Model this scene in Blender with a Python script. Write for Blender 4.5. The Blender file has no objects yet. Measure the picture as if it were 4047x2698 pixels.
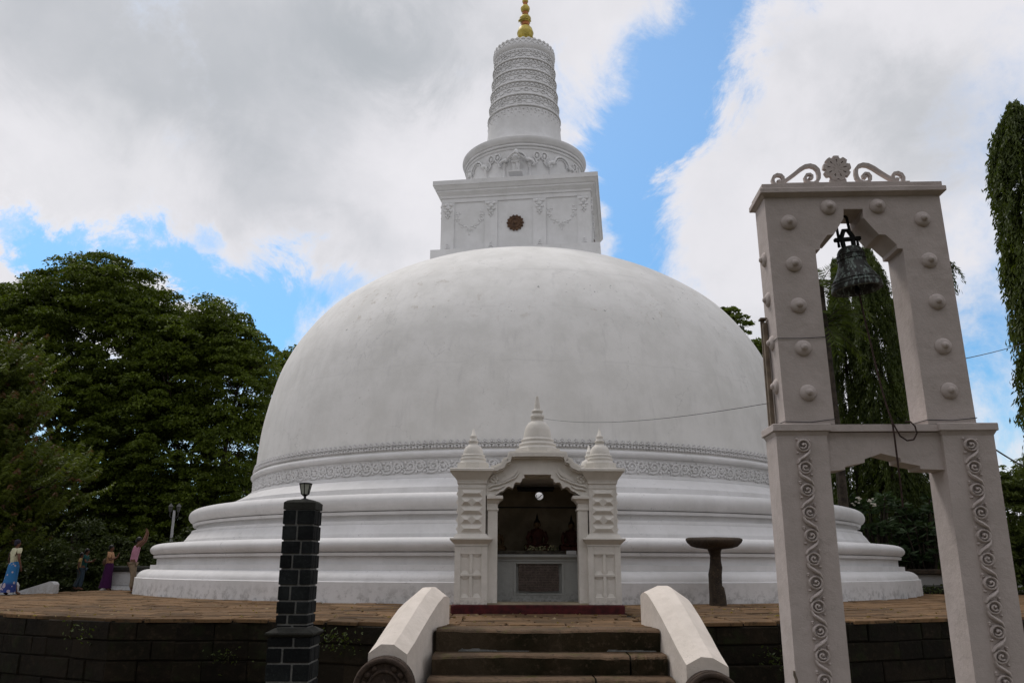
import bpy, math, random
import numpy as np
from math import sin, cos, pi, radians as R
from mathutils import Vector, Matrix
random.seed(7); RNG = np.random.default_rng(11)
S = bpy.context.scene
COL = S.collection

# ---------------------------------------------------------------- camera
cam_d = bpy.data.cameras.new('camera'); cam = bpy.data.objects.new('camera', cam_d); COL.objects.link(cam)
cam_d.sensor_width = 36.0; cam_d.lens = 29.05; cam_d.clip_end = 2000.0; cam_d.clip_start = 0.05
cam.matrix_world = Matrix.Translation((0, 0, 0.84)) @ Matrix.Rotation(R(90 + 15.29), 4, 'X') @ Matrix.Rotation(R(0.15), 4, 'Z')
S.camera = cam
# ---------------------------------------------------------------- view
S.view_settings.view_transform = 'Standard'; S.view_settings.look = 'None'
S.view_settings.gamma = 1.0; S.view_settings.use_curve_mapping = False
S.view_settings.exposure = EXPOSURE = -0.04
# ---------------------------------------------------------------- sun (soft, behind thin cloud, high and to the left behind the stupa)
SUN_EL, SUN_AZ = 58.0, -38.0          # azimuth measured from the camera heading, negative = left
sl = bpy.data.lights.new('sun', 'SUN'); sl.energy = 1.45; sl.angle = R(14); sl.color = (1.0, 0.95, 0.90)
so = bpy.data.objects.new('sun', sl); COL.objects.link(so)
sdir = Vector((sin(R(SUN_AZ)) * cos(R(SUN_EL)), cos(R(SUN_AZ)) * cos(R(SUN_EL)), sin(R(SUN_EL))))
so.rotation_euler = (-sdir).to_track_quat('-Z', 'Y').to_euler()

# ---------------------------------------------------------------- world
W = bpy.data.worlds.new('World'); S.world = W; W.use_nodes = True
nt = W.node_tree; nt.nodes.clear()
class NT:
    """tiny wrapper for building node maths"""
    def __init__(s, nt): s.nt = nt
    def n(s, t, **k):
        o = s.nt.nodes.new(t)
        for a, b in k.items(): setattr(o, a, b)
        return o
    def put(s, sock, v):
        if isinstance(v, (int, float)): sock.default_value = v
        elif isinstance(v, (tuple, list)): sock.default_value = v
        else: s.nt.links.new(v, sock)
    def m(s, op, a, b=0.0, c=0.0, clamp=False):
        o = s.n('ShaderNodeMath', operation=op, use_clamp=clamp)
        s.put(o.inputs[0], a); s.put(o.inputs[1], b)
        if len(o.inputs) > 2: s.put(o.inputs[2], c)
        return o.outputs[0]
    def v(s, op, a, b=(0, 0, 0), sc=None):
        o = s.n('ShaderNodeVectorMath', operation=op)
        s.put(o.inputs[0], a); s.put(o.inputs[1], b)
        if sc is not None: s.put(o.inputs['Scale'], sc)
        return o.outputs[0]
    def noise(s, vec, scale, detail=4, rough=0.5, dist=0.0, col=False):
        o = s.n('ShaderNodeTexNoise'); s.put(o.inputs['Vector'], vec)
        o.inputs['Scale'].default_value = scale; o.inputs['Detail'].default_value = detail
        o.inputs['Roughness'].default_value = rough; o.inputs['Distortion'].default_value = dist
        return o.outputs['Color'] if col else o.outputs['Fac']
    def ramp(s, x, lo, hi, smooth=True):
        o = s.n('ShaderNodeMapRange', interpolation_type='SMOOTHSTEP' if smooth else 'LINEAR')
        s.put(o.inputs[0], x); o.inputs[1].default_value = lo; o.inputs[2].default_value = hi
        return o.outputs[0]
    def mix(s, f, a, b):
        o = s.n('ShaderNodeMix', data_type='RGBA'); s.put(o.inputs[0], f)
        s.put(o.inputs[6], a if not (isinstance(a, tuple) and len(a) == 3) else (*a, 1))
        s.put(o.inputs[7], b if not (isinstance(b, tuple) and len(b) == 3) else (*b, 1))
        return o.outputs[2]
w = NT(nt)
sky = w.n('ShaderNodeTexSky', sky_type='NISHITA'); sky.sun_disc = False
sky.sun_elevation = R(SUN_EL); sky.sun_rotation = R(SUN_AZ); sky.air_density = 1.0; sky.dust_density = 0.6; sky.ozone_density = 2.0
tc = w.n('ShaderNodeTexCoord'); D = tc.outputs['Generated']
# work on direction angles so that the cloud bank sits on the sky itself
sep0 = w.n('ShaderNodeSeparateXYZ'); w.put(sep0.inputs[0], D)
wn = w.noise(D, 6.0, 10, 0.68, 0.6, col=True)
off = w.v('SCALE', w.v('SUBTRACT', wn, (0.5, 0.5, 0.5)), sc=0.22)
Dw = w.v('ADD', D, off)
sep = w.n('ShaderNodeSeparateXYZ'); w.put(sep.inputs[0], Dw)
az = w.m('ARCTAN2', sep.outputs[0], sep.outputs[1]); el = w.m('ARCSINE', w.m('MAXIMUM', w.m('MINIMUM', sep.outputs[2], 1.0), -1.0))
def blob(a0, e0, sa, se, slant=0.0):
    da = w.m('SUBTRACT', az, a0); de = w.m('SUBTRACT', el, e0)
    if slant: da = w.m('SUBTRACT', da, w.m('MULTIPLY', de, slant))
    q = w.m('ADD', w.m('POWER', w.m('ABSOLUTE', w.m('DIVIDE', da, sa)), 2.0), w.m('POWER', w.m('ABSOLUTE', w.m('DIVIDE', de, se)), 2.0))
    return w.m('EXPONENT', w.m('MULTIPLY', q, -1.0))
def total(lst):
    acc = None
    for wt, args in lst:
        t = w.m('MULTIPLY', blob(*args), wt); acc = t if acc is None else w.m('ADD', acc, t)
    return acc
BLUE = [(1.35, (0.262, 0.62, 0.080, 0.16, 0.62)), (0.9, (0.200, 0.50, 0.045, 0.06, 0.8)), (1.1, (0.145, 0.40, 0.048, 0.13, 0.0)),
        (1.0, (-0.345, 0.318, 0.130, 0.032, 0.0)), (1.05, (-0.28, 0.255, 0.06, 0.06, 0.0)), (0.8, (-0.545, 0.335, 0.12, 0.022, 0.0)),
        (0.75, (0.56, 0.19, 0.07, 0.09, 0.0)), (0.32, (0.60, 0.36, 0.13, 0.20, 0.0)), (0.55, (0.075, 0.57, 0.03, 0.05, 0.0)), (0.5, (-0.385, 0.375, 0.03, 0.018, 0.0)), (0.5, (-0.20, 0.345, 0.07, 0.028, 0.0)),
        (0.7, (-0.40, 0.12, 0.4, 0.10, 0.0)), (0.9, (1.2, 0.55, 0.22, 0.10, 0.0)), (0.9, (-1.3, 0.6, 0.25, 0.12, 0.0)), (0.9, (2.6, 0.7, 0.3, 0.15, 0.0)),
        (-0.9, (-0.575, 0.285, 0.03, 0.022, 0.0)), (-0.95, (-0.395, 0.288, 0.055, 0.018, 0.0)), (-0.4, (0.33, 0.40, 0.06, 0.06, 0.0))]
GREY = [(0.7, (-0.62, 0.62, 0.28, 0.10, 0.0)), (0.55, (-0.3, 0.95, 1.2, 0.22, 0.0)), (0.75, (-0.45, 0.50, 0.26, 0.085, 0.0)), (0.85, (-0.20, 0.62, 0.20, 0.07, 0.0)), (0.8, (0.52, 0.47, 0.16, 0.08, 0.0)),
        (0.35, (-0.58, 0.385, 0.12, 0.03, 0.0)), (-0.35, (-0.05, 0.50, 0.10, 0.12, 0.0)), (0.3, (-0.24, 0.415, 0.14, 0.028, 0.0)), (-0.3, (0.36, 0.42, 0.08, 0.12, 0.0))]
fine = w.noise(D, 7.0, 10, 0.66, 0.0)
broad = w.noise(D, 2.6, 6, 0.55)
bl = w.m('ADD', total(BLUE), w.m('MULTIPLY', w.m('SUBTRACT', fine, 0.5), 1.7))
bmask = w.m('MULTIPLY', w.ramp(bl, 0.10, 1.0), 0.97)
soft = w.ramp(bl, 0.05, 0.50)
gr = w.m('ADD', total(GREY), w.m('MULTIPLY', w.m('SUBTRACT', broad, 0.5), 1.5))
gmask = w.m('MULTIPLY', w.ramp(gr, -0.1, 1.35), 0.80)
cloud = w.mix(gmask, (0.84, 0.83, 0.87), (0.40, 0.435, 0.47))
cloud = w.mix(w.m('MULTIPLY', w.ramp(fine, 0.35, 0.72), 0.16), cloud, (0.50, 0.53, 0.58))
billow = w.noise(D, 4.2, 7, 0.55)
cloud = w.mix(w.m('MULTIPLY', w.ramp(billow, 0.50, 0.66), 0.30), cloud, (0.46, 0.49, 0.53))
cloud = w.mix(w.m('MULTIPLY', w.ramp(billow, 0.46, 0.32), 0.35), cloud, (0.92, 0.91, 0.94))
cloud = w.mix(w.m('MULTIPLY', soft, 0.35), cloud, (1.0, 0.97, 1.0))
CLOUD_GAIN = 1.0
cloud = w.v('SCALE', cloud, sc=CLOUD_GAIN)
bgC = w.n('ShaderNodeBackground'); w.put(bgC.inputs[0], cloud); bgC.inputs[1].default_value = 1.0
bgS = w.n('ShaderNodeBackground'); skt = w.mix(w.ramp(w.m('ARCSINE', sep0.outputs[2]), 0.15, 0.60), (0.50, 0.86, 1.02), (0.92, 1.17, 1.22)); w.put(bgS.inputs[0], w.v('MULTIPLY', sky.outputs[0], skt)); bgS.inputs[1].default_value = 0.15
mx = w.n('ShaderNodeMixShader'); w.put(mx.inputs[0], bmask); nt.links.new(bgC.outputs[0], mx.inputs[1]); nt.links.new(bgS.outputs[0], mx.inputs[2])
out = w.n('ShaderNodeOutputWorld'); nt.links.new(mx.outputs[0], out.inputs[0])
S.cycles.max_bounces = 6; S.cycles.diffuse_bounces = 3; S.cycles.transparent_max_bounces = 8; S.cycles.transmission_bounces = 3
S.cycles.use_denoising = True

# ---------------------------------------------------------------- object helpers
def tag(o, label=None, cat=None, group=None, kind=None):
    if label: o['label'] = label
    if cat: o['category'] = cat
    if group: o['group'] = group
    if kind: o['kind'] = kind
    return o
def empty(name, loc=(0, 0, 0), rz=0.0):
    o = bpy.data.objects.new(name, None); COL.objects.link(o); o.location = loc; o.rotation_euler = (0, 0, rz); o.empty_display_size = 0.2
    return o
def link(name, me, parent=None, loc=None, rot=None, scale=None):
    o = bpy.data.objects.new(name, me); COL.objects.link(o)
    if parent is not None: o.parent = parent
    if loc is not None: o.location = loc
    if rot is not None: o.rotation_euler = rot
    if scale is not None: o.scale = scale
    return o
def T(loc=(0, 0, 0), rot=(0, 0, 0), sc=(1, 1, 1)):
    from mathutils import Euler
    return Matrix.LocRotScale(Vector(loc), Euler(rot), Vector(sc))
class MB:
    """collects shapes, then links them as ONE mesh object"""
    def __init__(s): s.v = []; s.f = []; s.sm = []
    def add(s, vs, fs, smooth=False, M=None):
        b = len(s.v)
        if M is not None: vs = [tuple(M @ Vector(p)) for p in vs]
        s.v += [tuple(p) for p in vs]; s.f += [tuple(i + b for i in f) for f in fs]; s.sm += [smooth] * len(fs)
        return s
    def box(s, x0, x1, y0, y1, z0, z1, M=None):
        return s.add([(x0, y0, z0), (x1, y0, z0), (x1, y1, z0), (x0, y1, z0), (x0, y0, z1), (x1, y0, z1), (x1, y1, z1), (x0, y1, z1)],
                     [(0, 3, 2, 1), (4, 5, 6, 7), (0, 1, 5, 4), (1, 2, 6, 5), (2, 3, 7, 6), (3, 0, 4, 7)], M=M)
    def cbox(s, x0, x1, y0, y1, z0, z1, b=0.01, M=None):
        """box with chamfered edges"""
        vs = []; 
        for X, sx in ((x0, 1), (x1, -1)):
            for Y, sy in ((y0, 1), (y1, -1)):
                for Z, sz in ((z0, 1), (z1, -1)):
                    vs += [(X, Y + sy * b, Z + sz * b), (X + sx * b, Y, Z + sz * b), (X + sx * b, Y + sy * b, Z)]
        def I(i, j, k, a): return ((i * 2 + j) * 2 + k) * 3 + a
        fs = []
        fs.append([I(0, 0, 0, 0), I(0, 0, 1, 0), I(0, 1, 1, 0), I(0, 1, 0, 0)]); fs.append([I(1, 0, 0, 0), I(1, 1, 0, 0), I(1, 1, 1, 0), I(1, 0, 1, 0)])
        fs.append([I(0, 0, 0, 1), I(1, 0, 0, 1), I(1, 0, 1, 1), I(0, 0, 1, 1)]); fs.append([I(0, 1, 0, 1), I(0, 1, 1, 1), I(1, 1, 1, 1), I(1, 1, 0, 1)])
        fs.append([I(0, 0, 0, 2), I(0, 1, 0, 2), I(1, 1, 0, 2), I(1, 0, 0, 2)]); fs.append([I(0, 0, 1, 2), I(1, 0, 1, 2), I(1, 1, 1, 2), I(0, 1, 1, 2)])
        for i in (0, 1):
            for j in (0, 1): fs.append([I(i, j, 0, 0), I(i, j, 0, 1), I(i, j, 1, 1), I(i, j, 1, 0)])
            for k in (0, 1): fs.append([I(i, 0, k, 0), I(i, 0, k, 2), I(i, 1, k, 2), I(i, 1, k, 0)])
        for j in (0, 1):
            for k in (0, 1): fs.append([I(0, j, k, 1), I(0, j, k, 2), I(1, j, k, 2), I(1, j, k, 1)])
        for i in (0, 1):
            for j in (0, 1):
                for k in (0, 1): fs.append([I(i, j, k, 0), I(i, j, k, 1), I(i, j, k, 2)])
        return s.add(vs, fs, M=M)
    def frustum(s, a, b, z0, z1, M=None):
        """a, b = (x0,x1,y0,y1) at bottom and top"""
        vs = [(a[0], a[2], z0), (a[1], a[2], z0), (a[1], a[3], z0), (a[0], a[3], z0), (b[0], b[2], z1), (b[1], b[2], z1), (b[1], b[3], z1), (b[0], b[3], z1)]
        return s.add(vs, [(0, 3, 2, 1), (4, 5, 6, 7), (0, 1, 5, 4), (1, 2, 6, 5), (2, 3, 7, 6), (3, 0, 4, 7)], M=M)
    def prism(s, poly, y0, y1, M=None, smooth=False):
        """polygon in (x,z), extruded along y"""
        n = len(poly); vs = [(x, y0, z) for x, z in poly] + [(x, y1, z) for x, z in poly]
        fs = [tuple(range(n)), tuple(reversed(range(n, 2 * n)))] + [((i + 1) % n, i, n + i, n + (i + 1) % n) for i in range(n)]
        return s.add(vs, fs, smooth, M)
    def slab(s, poly, z0, z1, M=None):
        n = len(poly); vs = [(x, y, z0) for x, y in poly] + [(x, y, z1) for x, y in poly]
        fs = [tuple(reversed(range(n))), tuple(range(n, 2 * n))] + [(i, (i + 1) % n, n + (i + 1) % n, n + i) for i in range(n)]
        return s.add(vs, fs, M=M)
    def lathe(s, prof, seg=24, M=None, smooth=True, a0=0.0, a1=2 * pi, cap=True):
        full = abs(a1 - a0 - 2 * pi) < 1e-6; m = seg if full else seg + 1; vs = []; fs = []
        for r, z in prof:
            for k in range(m):
                a = a0 + (a1 - a0) * k / seg; vs.append((r * cos(a), r * sin(a), z))
        for j in range(len(prof) - 1):
            for k in range(seg):
                k2 = (k + 1) % m; fs.append((j * m + k, j * m + k2, (j + 1) * m + k2, (j + 1) * m + k))
        s.add(vs, fs, smooth, M)
        if cap and full:
            for j, flip in ((0, True), (len(prof) - 1, False)):
                if prof[j][0] > 1e-4:
                    ring = [vs[j * m + k] for k in range(m)]
                    s.add(ring, [tuple(reversed(range(m))) if flip else tuple(range(m))], False, M)
        return s
    def ball(s, c, r, seg=10, rings=6, M=None, sc=(1, 1, 1)):
        prof = [(max(1e-5, sin(pi * j / rings)), -cos(pi * j / rings)) for j in range(rings + 1)]
        r3 = r if isinstance(r, tuple) else (r, r, r)
        Mx = Matrix.Translation(c) @ Matrix.Diagonal((r3[0] * sc[0], r3[1] * sc[1], r3[2] * sc[2], 1))
        if M is not None: Mx = M @ Mx
        return s.lathe(prof, seg, Mx, True, cap=False)
    def tube(s, pts, r, seg=6, M=None, closed=False, flat=None):
        """sweep; r number or list; flat=(w,h) rectangular section, normal along given up"""
        P = [Vector(p) for p in pts]; n = len(P); rr = r if isinstance(r, (list, tuple)) else [r] * n
        vs = []; fs = []; up = Vector((0.0, 0.0, 1.0)); prev = None
        for i in range(n):
            if closed: t = (P[(i + 1) % n] - P[i - 1])
            else: t = (P[min(i + 1, n - 1)] - P[max(i - 1, 0)])
            t.normalize()
            if prev is None:
                a = up if abs(t.z) < 0.9 else Vector((0, 1, 0)); u = t.cross(a).normalized()
            else: u = (prev - t * prev.dot(t)); u = u.normalized() if u.length > 1e-6 else t.cross(Vector((0, 1, 0))).normalized()
            prev = u; v2 = t.cross(u)
            for k in range(seg):
                a = 2 * pi * k / seg; vs.append(tuple(P[i] + (u * cos(a) + v2 * sin(a)) * rr[i]))
        lim = n if closed else n - 1
        for i in range(lim):
            for k in range(seg):
                j = (i + 1) % n; fs.append((i * seg + k, i * seg + (k + 1) % seg, j * seg + (k + 1) % seg, j * seg + k))
        s.add(vs, fs, True, M)
        if not closed:
            s.add(vs[:seg], [tuple(reversed(range(seg)))], False, M); s.add(vs[-seg:], [tuple(range(seg))], False, M)
        return s
    def band(s, pts, wdt, y0, y1, M=None):
        """flat ribbon following (x,z) points, width wdt in plane, extruded y0..y1"""
        n = len(pts); L = []; Rr = []; ww = wdt if isinstance(wdt, (list, tuple)) else [wdt] * n
        for i in range(n):
            a = Vector(pts[max(i - 1, 0)]); b = Vector(pts[min(i + 1, n - 1)]); t = (b - a).normalized(); nn = Vector((-t.y, t.x))
            p = Vector(pts[i]); L.append(p + nn * ww[i] / 2); Rr.append(p - nn * ww[i] / 2)
        vs = [(p.x, y0, p.y) for p in L] + [(p.x, y0, p.y) for p in Rr] + [(p.x, y1, p.y) for p in L] + [(p.x, y1, p.y) for p in Rr]
        fs = []
        for i in range(n - 1):
            fs += [(i, i + 1, n + i + 1, n + i), (2 * n + i, 3 * n + i, 3 * n + i + 1, 2 * n + i + 1), (i, 2 * n + i, 2 * n + i + 1, i + 1), (n + i, n + i + 1, 3 * n + i + 1, 3 * n + i)]
        fs += [(0, n, 3 * n, 2 * n), (n - 1, 3 * n - 1, 4 * n - 1, 2 * n - 1)]
        return s.add(vs, fs, M=M)
    def mesh(s, name, mat):
        me = bpy.data.meshes.new(name); me.from_pydata(s.v, [], s.f)
        me.polygons.foreach_set('use_smooth', s.sm)
        if mat is not None: me.materials.append(mat)
        me.update(); return me
    def obj(s, name, mat, parent=None, loc=None, rot=None):
        return link(name, s.mesh(name, mat), parent, loc, rot)

# ---------------------------------------------------------------- materials
def new_mat(name):
    m = bpy.data.materials.new(name); m.use_nodes = True; t = m.node_tree
    b = t.nodes['Principled BSDF']; return m, NT(t), b
def coords(q, obj=True):
    t = q.n('ShaderNodeTexCoord'); return t.outputs['Object'] if obj else t.outputs['Generated']
def worldpos(q): return q.n('ShaderNodeNewGeometry').outputs['Position']
def bump(q, b, h, strength=0.3, dist=0.02):
    o = q.n('ShaderNodeBump'); o.inputs['Strength'].default_value = strength; o.inputs['Distance'].default_value = dist
    q.put(o.inputs['Height'], h); q.nt.links.new(o.outputs[0], b.inputs['Normal'])
def simple(name, c, rough=0.7, var=0.12, scale=6.0, metal=0.0, bmp=0.0, rnd=0.0, spec=0.3):
    m, q, b = new_mat(name); p = worldpos(q)
    nz = q.noise(p, scale, 5, 0.6)
    dark = tuple(x * (1 - var * 2) for x in c); lite = tuple(min(1, x * (1 + var * 1.5)) for x in c)
    colr = q.mix(q.ramp(nz, 0.3, 0.7), dark, lite)
    if rnd:
        oi = q.n('ShaderNodeObjectInfo'); f = q.m('ADD', q.m('MULTIPLY', oi.outputs['Random'], rnd * 2), 1 - rnd)
        colr = q.v('SCALE', colr, sc=f)
    q.put(b.inputs['Base Color'], colr); b.inputs['Roughness'].default_value = rough; b.inputs['Metallic'].default_value = metal
    b.inputs['Specular IOR Level'].default_value = spec
    if bmp: bump(q, b, q.noise(p, scale * 5, 5, 0.65), bmp, 0.02)
    return m
def plaster(name, c, dirt=(0.33, 0.30, 0.26), amount=0.35, sc=1.0, streak=0.25, seams=False, splash=None, cool=None):
    """whitewashed lime plaster: blotches, rain streaks, flaked specks, fine cracks"""
    m, q, b = new_mat(name); p = worldpos(q)
    col = q.mix(q.ramp(q.noise(p, 0.9 * sc, 7, 0.66), 0.34, 0.66), (c[0] * 0.89, c[1] * 0.89, c[2] * 0.88), c)
    mp = q.n('ShaderNodeMapping'); q.put(mp.inputs['Vector'], p); mp.inputs['Scale'].default_value = (3.2 * sc, 3.2 * sc, 0.32 * sc)
    st = q.noise(mp.outputs[0], 1.0, 6, 0.65)
    col = q.mix(q.m('MULTIPLY', q.ramp(st, 0.52, 0.78), streak), col, tuple(x * 0.78 for x in c))
    sp = q.noise(p, 9 * sc, 8, 0.7); patch = q.noise(p, 0.45 * sc, 3, 0.5)
    fl = q.m('MULTIPLY', q.ramp(sp, 0.60, 0.70), q.ramp(patch, 0.50, 0.66))
    col = q.mix(q.m('MULTIPLY', fl, amount), col, dirt)
    if splash is not None:      # grime splashed up from the ground
        sz = q.n('ShaderNodeSeparateXYZ'); q.put(sz.inputs[0], p)
        f = q.m('MULTIPLY', q.ramp(sz.outputs[2], splash, 0.0), q.ramp(q.noise(p, 5 * sc, 6, 0.7), 0.46, 0.62))
        col = q.mix(q.m('MULTIPLY', f, 0.7), col, dirt)
    vo = q.n('ShaderNodeTexVoronoi', feature='DISTANCE_TO_EDGE'); 
    q.put(vo.inputs['Vector'], q.v('ADD', p, q.v('SCALE', q.noise(p, 1.6, 4, 0.6, col=True), sc=1.1))); vo.inputs['Scale'].default_value = 0.33 * sc
    ck = q.m('MULTIPLY', q.m('SUBTRACT', 1.0, q.ramp(vo.outputs[0], 0.0, 0.006)), q.ramp(q.noise(p, 0.5, 2), 0.52, 0.6))
    col = q.mix(q.m('MULTIPLY', ck, 0.38), col, tuple(x * 0.55 for x in c))
    if seams:                   # faint day-work joints and flaked spots round the upper dome
        sz = q.n('ShaderNodeSeparateXYZ'); q.put(sz.inputs[0], q.v('ADD', p, q.v('SCALE', q.noise(p, 1.2, 4, 0.7, col=True), sc=0.25)))
        for z0, wd, k in ((6.95, 0.012, 0.13), (10.55, 0.02, 0.18), (8.9, 0.012, 0.12), (12.3, 0.03, 0.2)):
            d = q.m('ABSOLUTE', q.m('SUBTRACT', sz.outputs[2], z0 + 0.12))
            f = q.m('MULTIPLY', q.m('SUBTRACT', 1.0, q.ramp(d, wd, wd * 3.2)), q.ramp(q.noise(p, 0.8, 3), 0.42, 0.6))
            col = q.mix(q.m('MULTIPLY', f, k), col, tuple(x * 0.6 for x in c))
        zone = q.m('MULTIPLY', q.ramp(sz.outputs[2], 8.0, 9.2), q.m('SUBTRACT', 1.0, q.ramp(sz.outputs[2], 10.6, 11.4)))
        f = q.m('MULTIPLY', zone, q.m('MULTIPLY', q.ramp(q.noise(p, 3.0, 7, 0.72), 0.55, 0.66), q.ramp(q.noise(p, 0.35, 2), 0.47, 0.58)))
        col = q.mix(q.m('MULTIPLY', f, 0.5), col, (0.42, 0.37, 0.30))
        f2 = q.m('MULTIPLY', zone, q.m('MULTIPLY', q.ramp(q.noise(p, 6.5, 4, 0.6), 0.665, 0.69), q.ramp(q.noise(p, 0.6, 2), 0.5, 0.6)))
        col = q.mix(q.m('MULTIPLY', f2, 0.75), col, (0.10, 0.10, 0.095))
    q.put(b.inputs['Base Color'], col); b.inputs['Roughness'].default_value = 0.85; b.inputs['Specular IOR Level'].default_value = 0.2
    h = q.m('ADD', q.noise(p, 2.5 * sc, 4, 0.6), q.m('MULTIPLY', q.noise(p, 24 * sc, 5, 0.7), 0.22))
    bump(q, b, h, 0.35, 0.03)
    return m
M_DOME = plaster('dome_limewash', (0.77, 0.76, 0.735), amount=0.6, seams=True, streak=0.7)
M_BASE = plaster('base_limewash', (0.69, 0.68, 0.675), amount=0.75, splash=0.55, streak=0.5, dirt=(0.30, 0.29, 0.28))
M_TOP = plaster('spire_limewash', (0.72, 0.72, 0.72), amount=0.25, sc=1.4)
M_SHR = plaster('shrine_plaster', (0.68, 0.645, 0.59), amount=0.35, sc=3.0, splash=0.35, dirt=(0.10, 0.09, 0.08))
M_TWR = plaster('bell_tower_plaster', (0.56, 0.495, 0.465), amount=0.26, sc=4.0, dirt=(0.2, 0.18, 0.16), streak=0.3)
M_BAL = plaster('balustrade_plaster', (0.74, 0.665, 0.59), amount=0.6, sc=3.5, dirt=(0.16, 0.15, 0.14), streak=0.35)
M_ALT = plaster('altar_plaster', (0.50, 0.50, 0.50), amount=0.3, sc=3.0, splash=0.5)
M_SALT = plaster('shaded_altar_plaster', (0.34, 0.345, 0.33), amount=0.4, sc=3.0, splash=0.5, dirt=(0.05, 0.045, 0.04))  # darker copy of the altar plaster: shade inside the shrine put into the colour
def stone(name, c1, c2, c3, rough=0.9, sc=1.0, rnd=0.18, bmp=0.6, moss=None, mossup=0.0):
    m, q, b = new_mat(name); p = worldpos(q)
    oi = q.n('ShaderNodeObjectInfo'); pr = q.v('ADD', p, q.v('SCALE', (1.0, 1.0, 1.0), sc=q.m('MULTIPLY', oi.outputs['Random'], 13.0)))
    col = q.mix(q.ramp(q.noise(pr, 2.2 * sc, 6, 0.62), 0.3, 0.7), c1, c2)
    col = q.mix(q.ramp(q.noise(pr, 9 * sc, 7, 0.7), 0.50, 0.68), col, c3)
    col = q.mix(q.m('MULTIPLY', q.ramp(q.noise(p, 0.55 * sc, 4, 0.6), 0.48, 0.64), 0.6), col, c3)
    if moss:
        g = q.n('ShaderNodeNewGeometry'); sz = q.n('ShaderNodeSeparateXYZ'); q.put(sz.inputs[0], g.outputs['Normal'])
        f = q.ramp(q.m('ADD', q.noise(p, 3.0 * sc, 6, 0.7), q.m('MULTIPLY', sz.outputs[2], mossup)), 0.52, 0.66)
        col = q.mix(q.m('MULTIPLY', f, 0.7), col, moss)
    f = q.m('ADD', q.m('MULTIPLY', oi.outputs['Random'], rnd * 2), 1 - rnd)
    q.put(b.inputs['Base Color'], q.v('SCALE', col, sc=f)); b.inputs['Roughness'].default_value = rough; b.inputs['Specular IOR Level'].default_value = 0.2
    bump(q, b, q.m('ADD', q.noise(p, 6 * sc, 6, 0.7), q.m('MULTIPLY', q.noise(p, 40 * sc, 4, 0.7), 0.3)), bmp, 0.03)
    return m
M_PAVE = stone('paving_sandstone', (0.115, 0.067, 0.032), (0.165, 0.098, 0.048), (0.046, 0.030, 0.015), rnd=0.32, bmp=0.5, moss=(0.085, 0.06, 0.035), mossup=-0.12)
M_JOINT = stone('dark_earth_joint', (0.018, 0.013, 0.008), (0.011, 0.009, 0.004), (0.026, 0.018, 0.011), rnd=0.0)
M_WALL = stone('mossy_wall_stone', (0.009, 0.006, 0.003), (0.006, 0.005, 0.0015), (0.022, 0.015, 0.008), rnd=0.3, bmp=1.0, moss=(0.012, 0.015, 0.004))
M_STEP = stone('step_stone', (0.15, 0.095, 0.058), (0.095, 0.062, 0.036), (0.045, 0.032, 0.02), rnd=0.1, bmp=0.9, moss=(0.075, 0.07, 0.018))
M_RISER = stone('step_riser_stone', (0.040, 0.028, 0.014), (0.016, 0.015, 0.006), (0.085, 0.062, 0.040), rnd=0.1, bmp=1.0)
M_BLK = stone('black_granite_block', (0.010, 0.012, 0.012), (0.006, 0.007, 0.008), (0.022, 0.025, 0.025), rnd=0.45, sc=4, bmp=0.5)
M_MORT = stone('mortar', (0.19, 0.19, 0.18), (0.12, 0.12, 0.112), (0.25, 0.25, 0.235), rnd=0.0, sc=4, bmp=0.4)
M_SLATE = stone('weathered_cap_stone', (0.045, 0.045, 0.038), (0.03, 0.03, 0.025), (0.02, 0.02, 0.018), rnd=0.0, sc=3)
M_TABLE = stone('dark_table_stone', (0.055, 0.042, 0.03), (0.028, 0.022, 0.018), (0.085, 0.06, 0.04), rnd=0.1, sc=2.2)
M_GUARD = stone('carved_guard_stone', (0.10, 0.07, 0.052), (0.06, 0.043, 0.033), (0.035, 0.027, 0.022), rnd=0.05, sc=4)
M_RED = simple('red_oxide_paint', (0.062, 0.006, 0.007), 0.7, 0.25, 8, bmp=0.4)
M_GOLD = simple('gilded_metal', (0.50, 0.40, 0.08), 0.5, 0.15, 4, metal=0.15, spec=0.4)
M_COPPER = simple('reddish_collar', (0.42, 0.16, 0.05), 0.5, 0.15, 4, metal=0.3)
M_BROWN = simple('brown_painted_relief', (0.10, 0.055, 0.03), 0.7, 0.2, 6)
M_IRON = simple('black_iron', (0.012, 0.013, 0.013), 0.55, 0.2, 10, metal=0.3)
M_GLASSY = simple('frosted_lantern_glass', (0.42, 0.44, 0.38), 0.3, 0.1, 10, spec=0.5)
M_WIRE = simple('cable_rubber', (0.03, 0.032, 0.035), 0.6, 0.1)
M_ROPE = simple('bell_rope', (0.05, 0.03, 0.025), 0.9, 0.2, 30)
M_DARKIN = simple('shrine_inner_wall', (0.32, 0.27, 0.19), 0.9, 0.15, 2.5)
M_TIMBER = simple('weathered_batten', (0.20, 0.16, 0.12), 0.8, 0.2, 6)
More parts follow.
